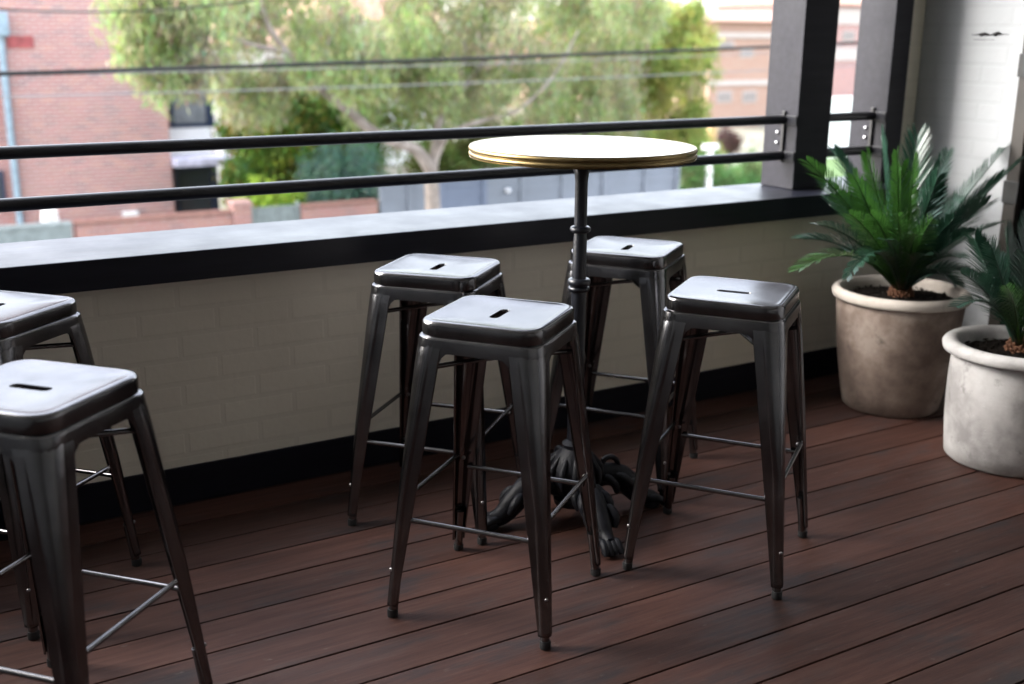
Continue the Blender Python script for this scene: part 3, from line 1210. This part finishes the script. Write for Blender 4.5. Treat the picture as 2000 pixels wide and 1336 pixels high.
box(bm, xm - 0.16, xm + 0.16, -0.24, -0.01, pa[1] - 0.1, pa[1] + 0.35, 0.03)
obj('downpipe', bm, m_plain('pale_blue_paint', (0.22, 0.29, 0.34), 0.5), ab, 40)
bm = NB()
(va, zt), (vb, zb) = loc(12, 70, YB, ab), loc(67, 94, YB, ab)
box(bm, va, vb, -0.025, -0.002, zb, zt, 0.006)
obj('vent_plate', bm, m_plain('terracotta_vent', (0.27, 0.06, 0.06), 0.7), ab)
bm = NB()
(a0, zt), (a1, zb) = loc(-40, 335, YB + .35, ab), loc(14, 408, YB + .35, ab)
box(bm, a0, a1, 0.29, 0.348, zb, zt)
f = obj('window', bm, FRAMEB, ab)
bm = NB()
box(bm, a0 + .08, a1 - .08, 0.28, 0.2895, zb + .08, zt - .08)
obj('pane', bm, GLASS, f)
bm = NB()
(a0, zt), (a1, zb) = loc(238, 413, YB, ab), loc(270, 436, YB, ab)
box(bm, a0, a1, -0.14, -0.002, zb - 0.1, zt, 0.02)
obj('meter_box', bm, WHITE, ab)

# low front walls, gate, fence along the street
YF = 20.0


def ztop(px, py, Y=YF):
    return at_y(px, py, Y).z


COPING = m_plain('coping_brick', (0.15, 0.07, 0.055), 0.9)


def lowwall(name, pxa, pxb, zt, mat, label, cat, thick=0.23, cap=None, group=None, Y=YF):
    xa, xb = at_y(pxa, 420, Y).x, at_y(pxb, 420, Y).x
    t = thing(name, label, cat, ((xa + xb) / 2, Y, GZ), 0, group)
    bm = NB()
    w = (xb - xa) / 2
    box(bm, -w, w, 0, thick, 0, zt - GZ)
    obj('wall_body', bm, mat, t)
    bm = NB()
    box(bm, -w - 0.01, w + 0.01, -0.03, thick + 0.03, zt - GZ + 0.001, zt - GZ + 0.06, 0.01)
    obj('coping', bm, cap or (COPING if mat is BRICK3 else mat), t)
    return t


zlow = ztop(300, 430)
lowwall('front_wall', 146, 476, zlow, BRICK3, 'low red brick front wall below the apartment windows', 'wall', group='low walls across the street')
lowwall('front_wall', 590, 738, ztop(660, 403), BRICK3, 'short red brick wall between the grey gate and the slate fence', 'wall', group='low walls across the street')
GREYP = m_plain('grey_green_paint', (0.14, 0.165, 0.165), 0.7)
lowwall('front_wall', -120, 138, ztop(70, 447), GREYP, 'low grey rendered wall at the far left of the street', 'wall', group='low walls across the street')
g0, g1 = at_y(491, 420, YF).x, at_y(588, 420, YF).x
gt = thing('metal_gate', 'solid grey gate between two brick walls across the street', 'gate', ((g0 + g1) / 2, YF + 0.08, GZ))
w = (g1 - g0) / 2
zg = ztop(540, 404) - GZ
bm = NB()
for k in range(8):
    a = -w + 2 * w * k / 8
    box(bm, a + 0.003, a + 2 * w / 8 - 0.003, 0, 0.03, 0.08, zg, 0.004)
obj('panel', bm, GREYP, gt)
bm = NB()
for a in (-w, w - 0.06):
    box(bm, a, a + 0.06, -0.03, 0.06, 0, zg + 0.05)
obj('gate_frame', bm, GREYP, gt)
px_p = at_y(474, 420, YF).x
bm = NB()
bm2 = thing('brick_pier', 'stout brick pier with a pale cap beside the grey gate', 'pier', (px_p, YF + 0.1, GZ))
box(bm, -0.18, 0.14, -0.17, 0.17, 0, ztop(474, 402) - GZ)
obj('shaft', bm, BRICK3, bm2)
bm = NB()
zz = ztop(474, 402) - GZ
box(bm, -0.2, 0.16, -0.2, 0.2, zz + 0.001, zz + 0.09, 0.02)
obj('cap', bm, m_plain('pink_render', (0.30, 0.18, 0.16), 0.8), bm2)

SLATE = m_plain('slate_blue_paint', (0.125, 0.14, 0.17), 0.55, 0, 0.12, 1.5)
SLATED = m_plain('dark_slate_paint', (0.09, 0.11, 0.16), 0.55, 0, 0.12, 1.5)
fa, fb = at_y(738, 380, YF).x, at_y(1322, 350, YF).x
zf = ztop(1050, 338) - GZ
ff = thing('slate_fence', 'slate blue panelled street fence with a darker gate section', 'fence', ((fa + fb) / 2, YF, GZ))
hw = (fb - fa) / 2
marks = [738, 800, 862, 946, 1020, 1100, 1180, 1260, 1322]
for i, (a, b) in enumerate(zip(marks[:-1], marks[1:])):
    xa = at_y(a, 360, YF).x - ff.location.x
    xb = at_y(b, 360, YF).x - ff.location.x
    bm = NB()
    box(bm, xa + 0.05, xb - 0.05, 0.02, 0.06, 0.05, zf)
    box(bm, xa + 0.05, xb - 0.05, 0.0, 0.019, 0.3, 0.42)
    box(bm, xa + 0.05, xb - 0.05, 0.0, 0.019, zf - 0.35, zf - 0.2)
    obj('panel', bm, SLATED if i == 2 else SLATE, ff)
    bm = NB()
    box(bm, xb - 0.049, xb + 0.049, -0.03, 0.08, 0, zf + 0.08)
    obj('post', bm, SLATED if i in (1, 2) else SLATE, ff)
bm = NB()
kx, kz = at_y(990, 372, YF).x - ff.location.x, at_y(990, 372, YF).z - GZ
bmesh.ops.create_uvsphere(bm, u_segments=12, v_segments=8, radius=0.06, matrix=Matrix.Translation((kx, -0.04, kz)))
obj('door_knob', bm, STEELBOLT, ff, 60)

# small white A-frame thing on the left
ax = at_y(102, 430, 21.5)
af = thing('trestle', 'white folding trestle standing behind the low grey wall', 'trestle', (ax.x, 21.5, GZ))
zt_ = at_y(100, 416, 21.5).z - GZ
for s in (-1, 1):
    bm = NB()
    for yy in (0, 0.5):
        sweep(bm, [(s * 0.32, yy, 0), (s * 0.05, yy, zt_)], 0.045, 8)
    box(bm, min(s * 0.04, s * 0.34) , max(s * 0.04, s * 0.34), 0.01, 0.49, 0.45, 0.52)
    obj('leg', bm, WHITE, af, 50)
bm = NB()
box(bm, -0.1, 0.1, -0.06, 0.56, zt_ + 0.001, zt_ + 0.05, 0.01)
obj('top', bm, WHITE, af)


# ------------------------------------------------------------------ foliage
def leaf_mesh(name, P, Lx, Wx, dirs, tints, parent, mat=LEAF):
    """P centres, Lx lengths, Wx widths, dirs long axes -> one mesh of leaf quads (two bent halves)"""
    n = len(P)
    rnd = RNG.normal(size=(n, 3))
    side = np.cross(dirs, rnd)
    side /= np.linalg.norm(side, axis=1, keepdims=True) + 1e-9
    a = P - dirs * Lx[:, None] * 0.5
    b = P + dirs * Lx[:, None] * 0.5
    s = side * Wx[:, None] * 0.5
    V = np.stack([a, P + s - dirs * Lx[:, None] * 0.05, b, P - s - dirs * Lx[:, None] * 0.05], axis=1).reshape(-1, 3)
    me = bpy.data.meshes.new(name)
    me.vertices.add(4 * n)
    me.vertices.foreach_set('co', V.astype(np.float32).ravel())
    me.loops.add(4 * n)
    me.loops.foreach_set('vertex_index', np.arange(4 * n, dtype=np.int32))
    me.polygons.add(n)
    me.polygons.foreach_set('loop_start', np.arange(0, 4 * n, 4, dtype=np.int32))
    me.polygons.foreach_set('loop_total', np.full(n, 4, dtype=np.int32))
    me.update()
    at = me.color_attributes.new('tint', 'FLOAT_COLOR', 'POINT')
    c4 = np.ones((n, 4), np.float32)
    c4[:, :3] = tints
    at.data.foreach_set('color', np.repeat(c4, 4, axis=0).ravel())
    me.materials.append(mat)
    me.validate()
    o = bpy.data.objects.new(name, me)
    link(o, parent)
    return o


PAL = {
    'pepper': [(0.15, 0.195, 0.07), (0.18, 0.22, 0.085), (0.125, 0.165, 0.06), (0.19, 0.175, 0.115), (0.16, 0.19, 0.095), (0.17, 0.135, 0.105), (0.21, 0.215, 0.12)],
    'olive': [(0.08, 0.12, 0.03), (0.11, 0.13, 0.04), (0.10, 0.09, 0.04), (0.13, 0.15, 0.05), (0.07, 0.10, 0.03)],
    'bush': [(0.05, 0.12, 0.02), (0.08, 0.15, 0.02), (0.12, 0.15, 0.02), (0.15, 0.13, 0.02), (0.04, 0.09, 0.03), (0.07, 0.13, 0.04), (0.06, 0.11, 0.03), (0.17, 0.09, 0.025)],
    'lime': [(0.16, 0.24, 0.03), (0.20, 0.27, 0.04), (0.12, 0.20, 0.03)],
    'bamboo': [(0.18, 0.21, 0.055), (0.15, 0.185, 0.05), (0.21, 0.23, 0.07), (0.12, 0.155, 0.04), (0.22, 0.20, 0.06)],
    'teal': [(0.045, 0.09, 0.07), (0.065, 0.115, 0.09), (0.035, 0.075, 0.055), (0.075, 0.11, 0.08)],
    'hedge': [(0.06, 0.13, 0.04), (0.08, 0.16, 0.05), (0.05, 0.10, 0.04), (0.12, 0.14, 0.06)],
    'red': [(0.07, 0.035, 0.03), (0.05, 0.03, 0.028)],
}


def crown(name, clumps, pal, parent, leaf=(0.13, 0.035), droop=0.6, per=400, shell=0.55):
    """clumps: list of (centre, radius vec); leaves gathered in small sprays inside each clump"""
    base = np.array(parent.location)
    Ps, Ds, Ts, Ls, Ws = [], [], [], [], []
    cols = np.array(PAL[pal])
    for (c, r) in clumps:
        c = np.array(c) - base
        r = np.array(r)
        ns = max(6, int(per / 18))
        u = RNG.normal(size=(ns, 3))
        u /= np.linalg.norm(u, axis=1, keepdims=True)
        rad = (shell + (1 - shell) * RNG.random(ns)) ** 0.7
        sp = c + u * rad[:, None] * r
        cc = cols[RNG.integers(len(cols))]
        for k in range(ns):
            m = 18
            off = RNG.normal(size=(m, 3)) * np.array([0.16, 0.16, 0.20]) * (0.55 + r.mean() * 0.35)
            Ps.append(sp[k] + off)
            d = RNG.normal(size=(m, 3)) + np.array([0, 0, -1.6 * droop])
            d /= np.linalg.norm(d, axis=1, keepdims=True)
            Ds.append(d)
            base_c = 0.5 * cc + 0.5 * cols[RNG.integers(len(cols))]
            Ts.append(np.clip(1.7 * base_c * (0.75 + 0.5 * RNG.random((m, 1))) * (1 + 0.12 * RNG.normal(size=(m, 3))), 0.01, 0.6))
            Ls.append(leaf[0] * (0.7 + 0.6 * RNG.random(m)))
            Ws.append(leaf[1] * (0.7 + 0.6 * RNG.random(m)))
    return leaf_mesh(name, np.concatenate(Ps), np.concatenate(Ls), np.concatenate(Ws), np.concatenate(Ds), np.concatenate(Ts), parent)


def clump_box(pxs, pys, Y, n, rad, ydep=1.2):
    out = []
    for _ in range(n):
        px, py = random.uniform(*pxs), random.uniform(*pys)
        if 405 < px < 525 and 80 < py < 150 and Y < 20:
            continue
        Yk = Y + random.uniform(-ydep, ydep)
        p = at_y(px, py, Yk)
        k = random.uniform(0.7, 1.3)
        out.append((tuple(p), (rad * k, rad * k, rad * k * random.uniform(0.7, 1.1))))
    return out


def limb(bm, pts, Y, r0, r1, base, n=10, dy=0.0):
    w = [at_y(px, py, Y + dy * i / max(1, len(pts) - 1)) - base for i, (px, py) in enumerate(pts)]
    sp = spline(w, 5)
    m = len(sp)
    sweep(bm, sp, [lerp(r0, r1, (i / (m - 1)) ** 0.8) for i in range(m)], n)


# main street tree
YT = 17.2
tb_ = at_y(846, 470, YT)
mt = thing('street_tree', 'spreading pale barked street tree with forked trunk and loose feathery crown', 'tree', (tb_.x, YT, GZ + 0.12))
base = Vector(mt.location)
bm = NB()
fork = at_y(841, 322, YT) - base
sweep(bm, spline([(0, 0, 0), (0.02, 0, 1.0), tuple(at_y(845, 400, YT) - base), tuple(fork)], 5), [0.17, 0.165, 0.16, 0.155, 0.15, 0.145, 0.142, 0.14, 0.138, 0.135, 0.133, 0.13, 0.128, 0.126, 0.124, 0.12][:16], 14)
limb(bm, [(843, 335), (815, 295), (770, 277), (722, 252), (690, 224), (655, 196), (615, 165), (585, 128), (552, 92), (520, 40), (500, -40)], YT, 0.115, 0.03, base, 12, -1.0)
limb(bm, [(842, 335), (852, 285), (856, 245), (872, 208), (915, 160), (950, 110), (985, 30), (1000, -80)], YT, 0.10, 0.03, base, 12, 0.8)
limb(bm, [(848, 315), (872, 268), (905, 248), (940, 236), (1010, 215), (1080, 150), (1130, 60)], YT, 0.06, 0.02, base, 8, -0.8)
limb(bm, [(640, 188), (625, 160), (628, 120), (660, 40), (690, -60)], YT - .5, 0.05, 0.02, base, 8, 0.5)
limb(bm, [(600, 140), (655, 122), (705, 115), (746, 98), (780, 50)], YT - .6, 0.04, 0.015, base, 8, 0.4)
limb(bm, [(560, 100), (500, 90), (440, 70), (380, 60), (300, 40)], YT - .8, 0.045, 0.015, base, 8, -0.6)
limb(bm, [(890, 185), (905, 120), (915, 50), (940, -60)], YT + .3, 0.045, 0.02, base, 8, 0.4)
obj('trunk', bm, BARK, mt, 60)
cl = []
cl += clump_box((250, 420), (-40, 75), YT - 1, 13, 0.40, 1.0)
cl += clump_box((255, 350), (85, 125), YT - 1, 5, 0.22, 0.6)
cl += clump_box((285, 400), (90, 165), YT - 1, 5, 0.20, 0.6)
cl += clump_box((400, 700), (-60, 60), YT + .5, 18, 0.40, 1.2)
cl += clump_box((430, 560), (150, 215), YT + .6, 8, 0.27, 0.6)
cl += clump_box((540, 760), (60, 200), YT + 1.6, 14, 0.32, 0.8)
cl += clump_box((690, 830), (120, 215), YT + 0.8, 8, 0.26, 0.8)
cl += clump_box((580, 760), (90, 190), YT - 1.2, 5, 0.24, 0.4)
cl += clump_box((860, 1080), (120, 220), YT - 0.2, 6, 0.26, 0.4)
cl += clump_box((700, 1000), (-60, 110), YT + .6, 22, 0.40, 1.3)
cl += clump_box((760, 1100), (90, 215), YT + 1.2, 13, 0.32, 0.9)
cl += clump_box((980, 1270), (-60, 160), YT + .5, 26, 0.38, 1.4)
cl += clump_box((1040, 1230), (150, 250), YT + 1, 9, 0.30, 1.0)
crown('crown', cl, 'pepper', mt, (0.15, 0.034), 1.1, 470)


def bush(name, label, cat, px, Y, clumps, pal, leaf=(0.12, 0.06), droop=0.1, per=420, trunk=True, group=None, bark=BARK_DARK, base_z=GZ + 0.06, tr=0.07):
    p = at_y(px, 300, Y)
    t = thing(name, label, cat, (p.x, Y, base_z), 0, group)
    if trunk:
        bm = NB()
        b = Vector(t.location)
        for (c, r) in clumps[:6]:
            c = Vector(c) - b
            sweep(bm, spline([(0, 0, 0), (c.x * 0.25, c.y * 0.25, c.z * 0.55), tuple(c)], 4), [lerp(tr, tr * 0.25, i / 8) for i in range(9)], 7)
        obj('stems', bm, bark, t, 60)
    crown('crown', clumps, pal, t, leaf, droop, per)
    return t


GB = 'trees and shrubs across the street'
bush('flowering_shrub', 'dense green shrub with yellow and orange flecks beside the apartment windows', 'shrub', 500, 22.4,
     clump_box((478, 570), (150, 400), 22.4, 32, 0.36, 0.5) + clump_box((452, 480), (190, 300), 22.4, 6, 0.2, 0.2) + clump_box((440, 480), (335, 400), 22.4, 6, 0.18, 0.2), 'bush', (0.13, 0.06), 0.3, 420, group=GB)
bush('flowering_shrub', 'dark green shrub behind the left limb of the street tree', 'shrub', 620, 22.8,
     clump_box((550, 720), (180, 330), 22.8, 34, 0.42, 0.5) + clump_box((560, 640), (300, 400), 22.8, 10, 0.36, 0.4), 'bush', (0.13, 0.06), 0.3, 420, group=GB)
bush('lime_shrub', 'low lime green shrub peeping over the grey gate', 'shrub', 535, 20.9,
     clump_box((480, 590), (385, 420), 20.9, 9, 0.26, 0.2), 'lime', (0.10, 0.06), 0.1, 320, group=GB)
bush('conifer', 'blue green weeping conifer behind the short brick wall', 'shrub', 668, 21.0,
     clump_box((615, 725), (300, 420), 21.0, 24, 0.34, 0.35), 'teal', (0.16, 0.03), 1.0, 460, group=GB)
bush('garden_tree', 'dark olive tree standing behind the slate fence', 'tree', 900, 23.5,
     clump_box((745, 1010), (80, 345), 23.5, 46, 0.55, 0.9), 'olive', (0.16, 0.06), 0.4, 420, group=GB)
bush('garden_tree', 'broad olive green tree behind the slate fence, left of the bamboo', 'tree', 1120, 24.0,
     clump_box((1000, 1250), (20, 320), 24.0, 50, 0.55, 0.9), 'olive', (0.16, 0.06), 0.5, 420, group=GB)
bm_t = bush('bamboo_clump', 'tall yellow green bamboo clump at the right end of the fence', 'bamboo', 1310, 25.0,
            clump_box((1225, 1385), (60, 320), 25.0, 36, 0.42, 0.7) + clump_box((1200, 1290), (20, 300), 25.6, 16, 0.45, 0.6) + clump_box((1240, 1360), (10, 80), 25.0, 8, 0.35, 0.5), 'bamboo', (0.24, 0.05), 0.8, 430, trunk=False, group=GB)
bm = NB()
for k in range(14):
    px = random.uniform(1240, 1370)
    top = at_y(px + random.uniform(-12, 12), random.uniform(30, 120), 25.0 + random.uniform(-.4, .4)) - Vector(bm_t.location)
    bx = at_y(px, 300, 25.0).x - bm_t.location.x
    sweep(bm, spline([(bx, random.uniform(-.4, .4), 0), (bx + (top.x - bx) * 0.3, 0, top.z * 0.55), tuple(top)], 4), [lerp(0.05, 0.015, i / 8) for i in range(9)], 7)
obj('canes', bm, m_plain('bamboo_cane', (0.38, 0.32, 0.16), 0.5), bm_t, 60)

# hedge right of the fence
bush('clipped_hedge', 'low green hedge beyond the end of the slate fence', 'hedge', 1400, 21.2,
     clump_box((1332, 1500), (318, 400), 21.2, 30, 0.30, 0.35), 'hedge', (0.09, 0.05), 0.1, 420, group=GB)
bush('red_shrub', 'small dark red leaved shrub on the lawn', 'shrub', 1424, 33.0,
     clump_box((1412, 1440), (262, 292), 33.0, 7, 0.28, 0.3), 'red', (0.12, 0.07), 0.1, 260, group=GB)

# white post and timber post by the lawn
p = at_y(1385, 330, 20.6)
wp = thing('white_post', 'slim white post in front of the hedge', 'post', (p.x, 20.6, GZ + 0.12))
bm = NB()
zt_ = at_y(1385, 292, 20.6).z - wp.location.z
box(bm, -0.055, 0.055, -0.055, 0.055, 0, zt_, 0.008)
obj('shaft', bm, WHITE, wp)
bm = NB()
box(bm, -0.20, 0.20, -0.08, 0.08, zt_ + 0.001, zt_ + 0.12, 0.02)
obj('cap', bm, WHITE, wp)
p = at_y(1390, 270, 30.0)
tp = thing('tree_stump_post', 'thick orange timber pole on the far lawn', 'pole', (p.x, 30.0, GZ + 0.06))
bm = NB()
zt_ = at_y(1390, 245, 30.0).z - tp.location.z
lathe(bm, [(0.19, 0), (0.17, zt_ * 0.5), (0.165, zt_ - 0.03), (0.15, zt_), (0.02, zt_ + 0.01)], 16, True, True)
obj('shaft', bm, m_plain('orange_timber', (0.45, 0.27, 0.13), 0.8), tp, 40)


PALEW = m_plain('pale_concrete', (0.42, 0.37, 0.34), 0.8)
SHADEW = m_plain('curtained_glass', (0.20, 0.17, 0.16), 0.4)
# right-hand apartment building
def block(name, label, pxa, pxb, pyt, Y, depth, mat, bands, roof=None, windows=(), bandmat=WHITE, group=None):
    xa, xb = at_y(pxa, 150, Y).x, at_y(pxb, 150, Y).x
    t = thing(name, label, 'building', ((xa + xb) / 2, Y, GZ), 0, group)
    w = (xb - xa) / 2
    zt = at_y((pxa + pxb) / 2, pyt, Y).z - GZ
    bm = NB()
    box(bm, -w, w, 0, depth, 0, zt)
    obj('wall', bm, mat, t)
    for (a, b) in bands:
        z1 = at_y((pxa + pxb) / 2, a, Y).z - GZ
        z0 = at_y((pxa + pxb) / 2, b, Y).z - GZ
        bm = NB()
        box(bm, -w - 0.1, w + 0.1, -0.12, -0.002, z0, z1)
        obj('band', bm, PALEW, t)
    for (a, b, c_, d_) in windows:
        p0, p1 = at_y(a, c_, Y), at_y(b, d_, Y)
        bm = NB()
        x0_, x1_ = p0.x - t.location.x, p1.x - t.location.x
        z1_, z0_ = p0.z - GZ, p1.z - GZ
        box(bm, x0_, x1_, -0.05, -0.002, z0_, z1_)
        f = obj('window', bm, PALEW, t)
        bm = NB()
        box(bm, x0_ + 0.06, x1_ - 0.06, -0.06, -0.051, z0_ + 0.06, z1_ - 0.06)
        obj('pane', bm, SHADEW, f)
    if roof:
        bm = NB()
        e = 0.5
        h = roof
        v = [bm.verts.new(q) for q in ((-w - e, -e, zt), (w + e, -e, zt), (w + e, depth + e, zt), (-w - e, depth + e, zt), (-w * 0.45, depth * 0.5, zt + h), (w * 0.45, depth * 0.5, zt + h))]
        for f in ((0, 1, 5, 4), (1, 2, 5), (2, 3, 4, 5), (3, 0, 4), (3, 2, 1, 0)):
            bm.faces.new([v[i] for i in f])
        obj('roof', bm, TILE, t)
    return t


GH = 'buildings along the far street'
block('brick_flats', 'orange brick flats with pale bands seen beside the first post', 1385, 1560, 42, 48.0, 12, BRICK2, [(64, 74), (156, 166)], 0.5,
      [(1400, 1432, 80, 98), (1446, 1470, 97, 112), (1400, 1428, 178, 200), (1450, 1476, 178, 200), (1482, 1500, 230, 250)], group=GH)
block('brick_flats', 'pink brick flats with white stripes seen through the gap between posts', 1600, 1760, 10, 62.0, 12, BRICK, [(18, 48), (92, 118)], 1.0, [(1645, 1668, 60, 80)], group=GH)
block('white_house', 'white rendered house with terracotta roof glimpsed behind the street tree', 396, 620, 92, 36.0, 9, WHITE, [], 1.7, [(430, 470, 110, 150), (520, 560, 110, 150)], group=GH)
block('terracotta_house', 'house with terracotta tiled roof showing above the tree crown', 640, 860, 40, 40.0, 9, WHITE, [], 2.6, [(700, 730, 60, 110)], group=GH)
block('brick_flats', 'distant pale brick house rising behind the bamboo', 1150, 1395, 60, 58.0, 10, BRICK2, [(95, 112)], 1.5, [(1330, 1350, 70, 90)], group=GH)

# white garden wall in the gap
xa, xb = at_y(1610, 220, 34.0).x, at_y(1740, 220, 34.0).x
gw = thing('garden_wall', 'long white garden wall in front of the pink flats', 'wall', ((xa + xb) / 2, 34.0, GZ))
bm = NB()
box(bm, -(xb - xa) / 2, (xb - xa) / 2, 0, 0.25, 0, at_y(1660, 195, 34.0).z - GZ)
obj('wall_body', bm, WHITE, gw)
bm = NB()
zz = at_y(1660, 195, 34.0).z - GZ
box(bm, -(xb - xa) / 2 - .02, (xb - xa) / 2 + .02, -0.04, 0.29, zz + 0.001, zz + 0.1)
obj('coping', bm, WHITE, gw)


# overhead cables
def cable(pa, pb, Ya, Yb, r, mat, label):
    a, b = at_y(*pa, Ya), at_y(*pb, Yb)
    d = b - a
    A, B = a - d * 0.6, b + d * 1.2
    bm = NB()
    pts = []
    for i in range(25):
        t = i / 24
        q = A.lerp(B, t)
        q.z -= 0.12 * 4 * t * (1 - t) - 0.12 * 0.9
        pts.append(q)
    sweep(bm, pts, r, 8)
    tag(obj('overhead_cable', bm, mat, None, 60), label, 'cable', 'overhead cables crossing the street view')


CAB = m_plain('black_cable', (0.004, 0.004, 0.005), 0.9)
CABG = m_plain('grey_cable', (0.17, 0.17, 0.178), 0.8)
cable((0, 150), (1510, 90), 12.0, 12.0, 0.022, CAB, 'thickest black overhead cable crossing the whole view')
cable((330, 186), (1370, 142), 12.6, 12.6, 0.007, CABG, 'lowest thin grey overhead cable')
cable((330, 146), (1370, 108), 12.8, 12.8, 0.006, CABG, 'thin grey overhead cable just under the thick black one')
cable((0, 23), (240, 21), 13.5, 13.5, 0.010, CAB, 'thin dark overhead cable high across the brick wall')
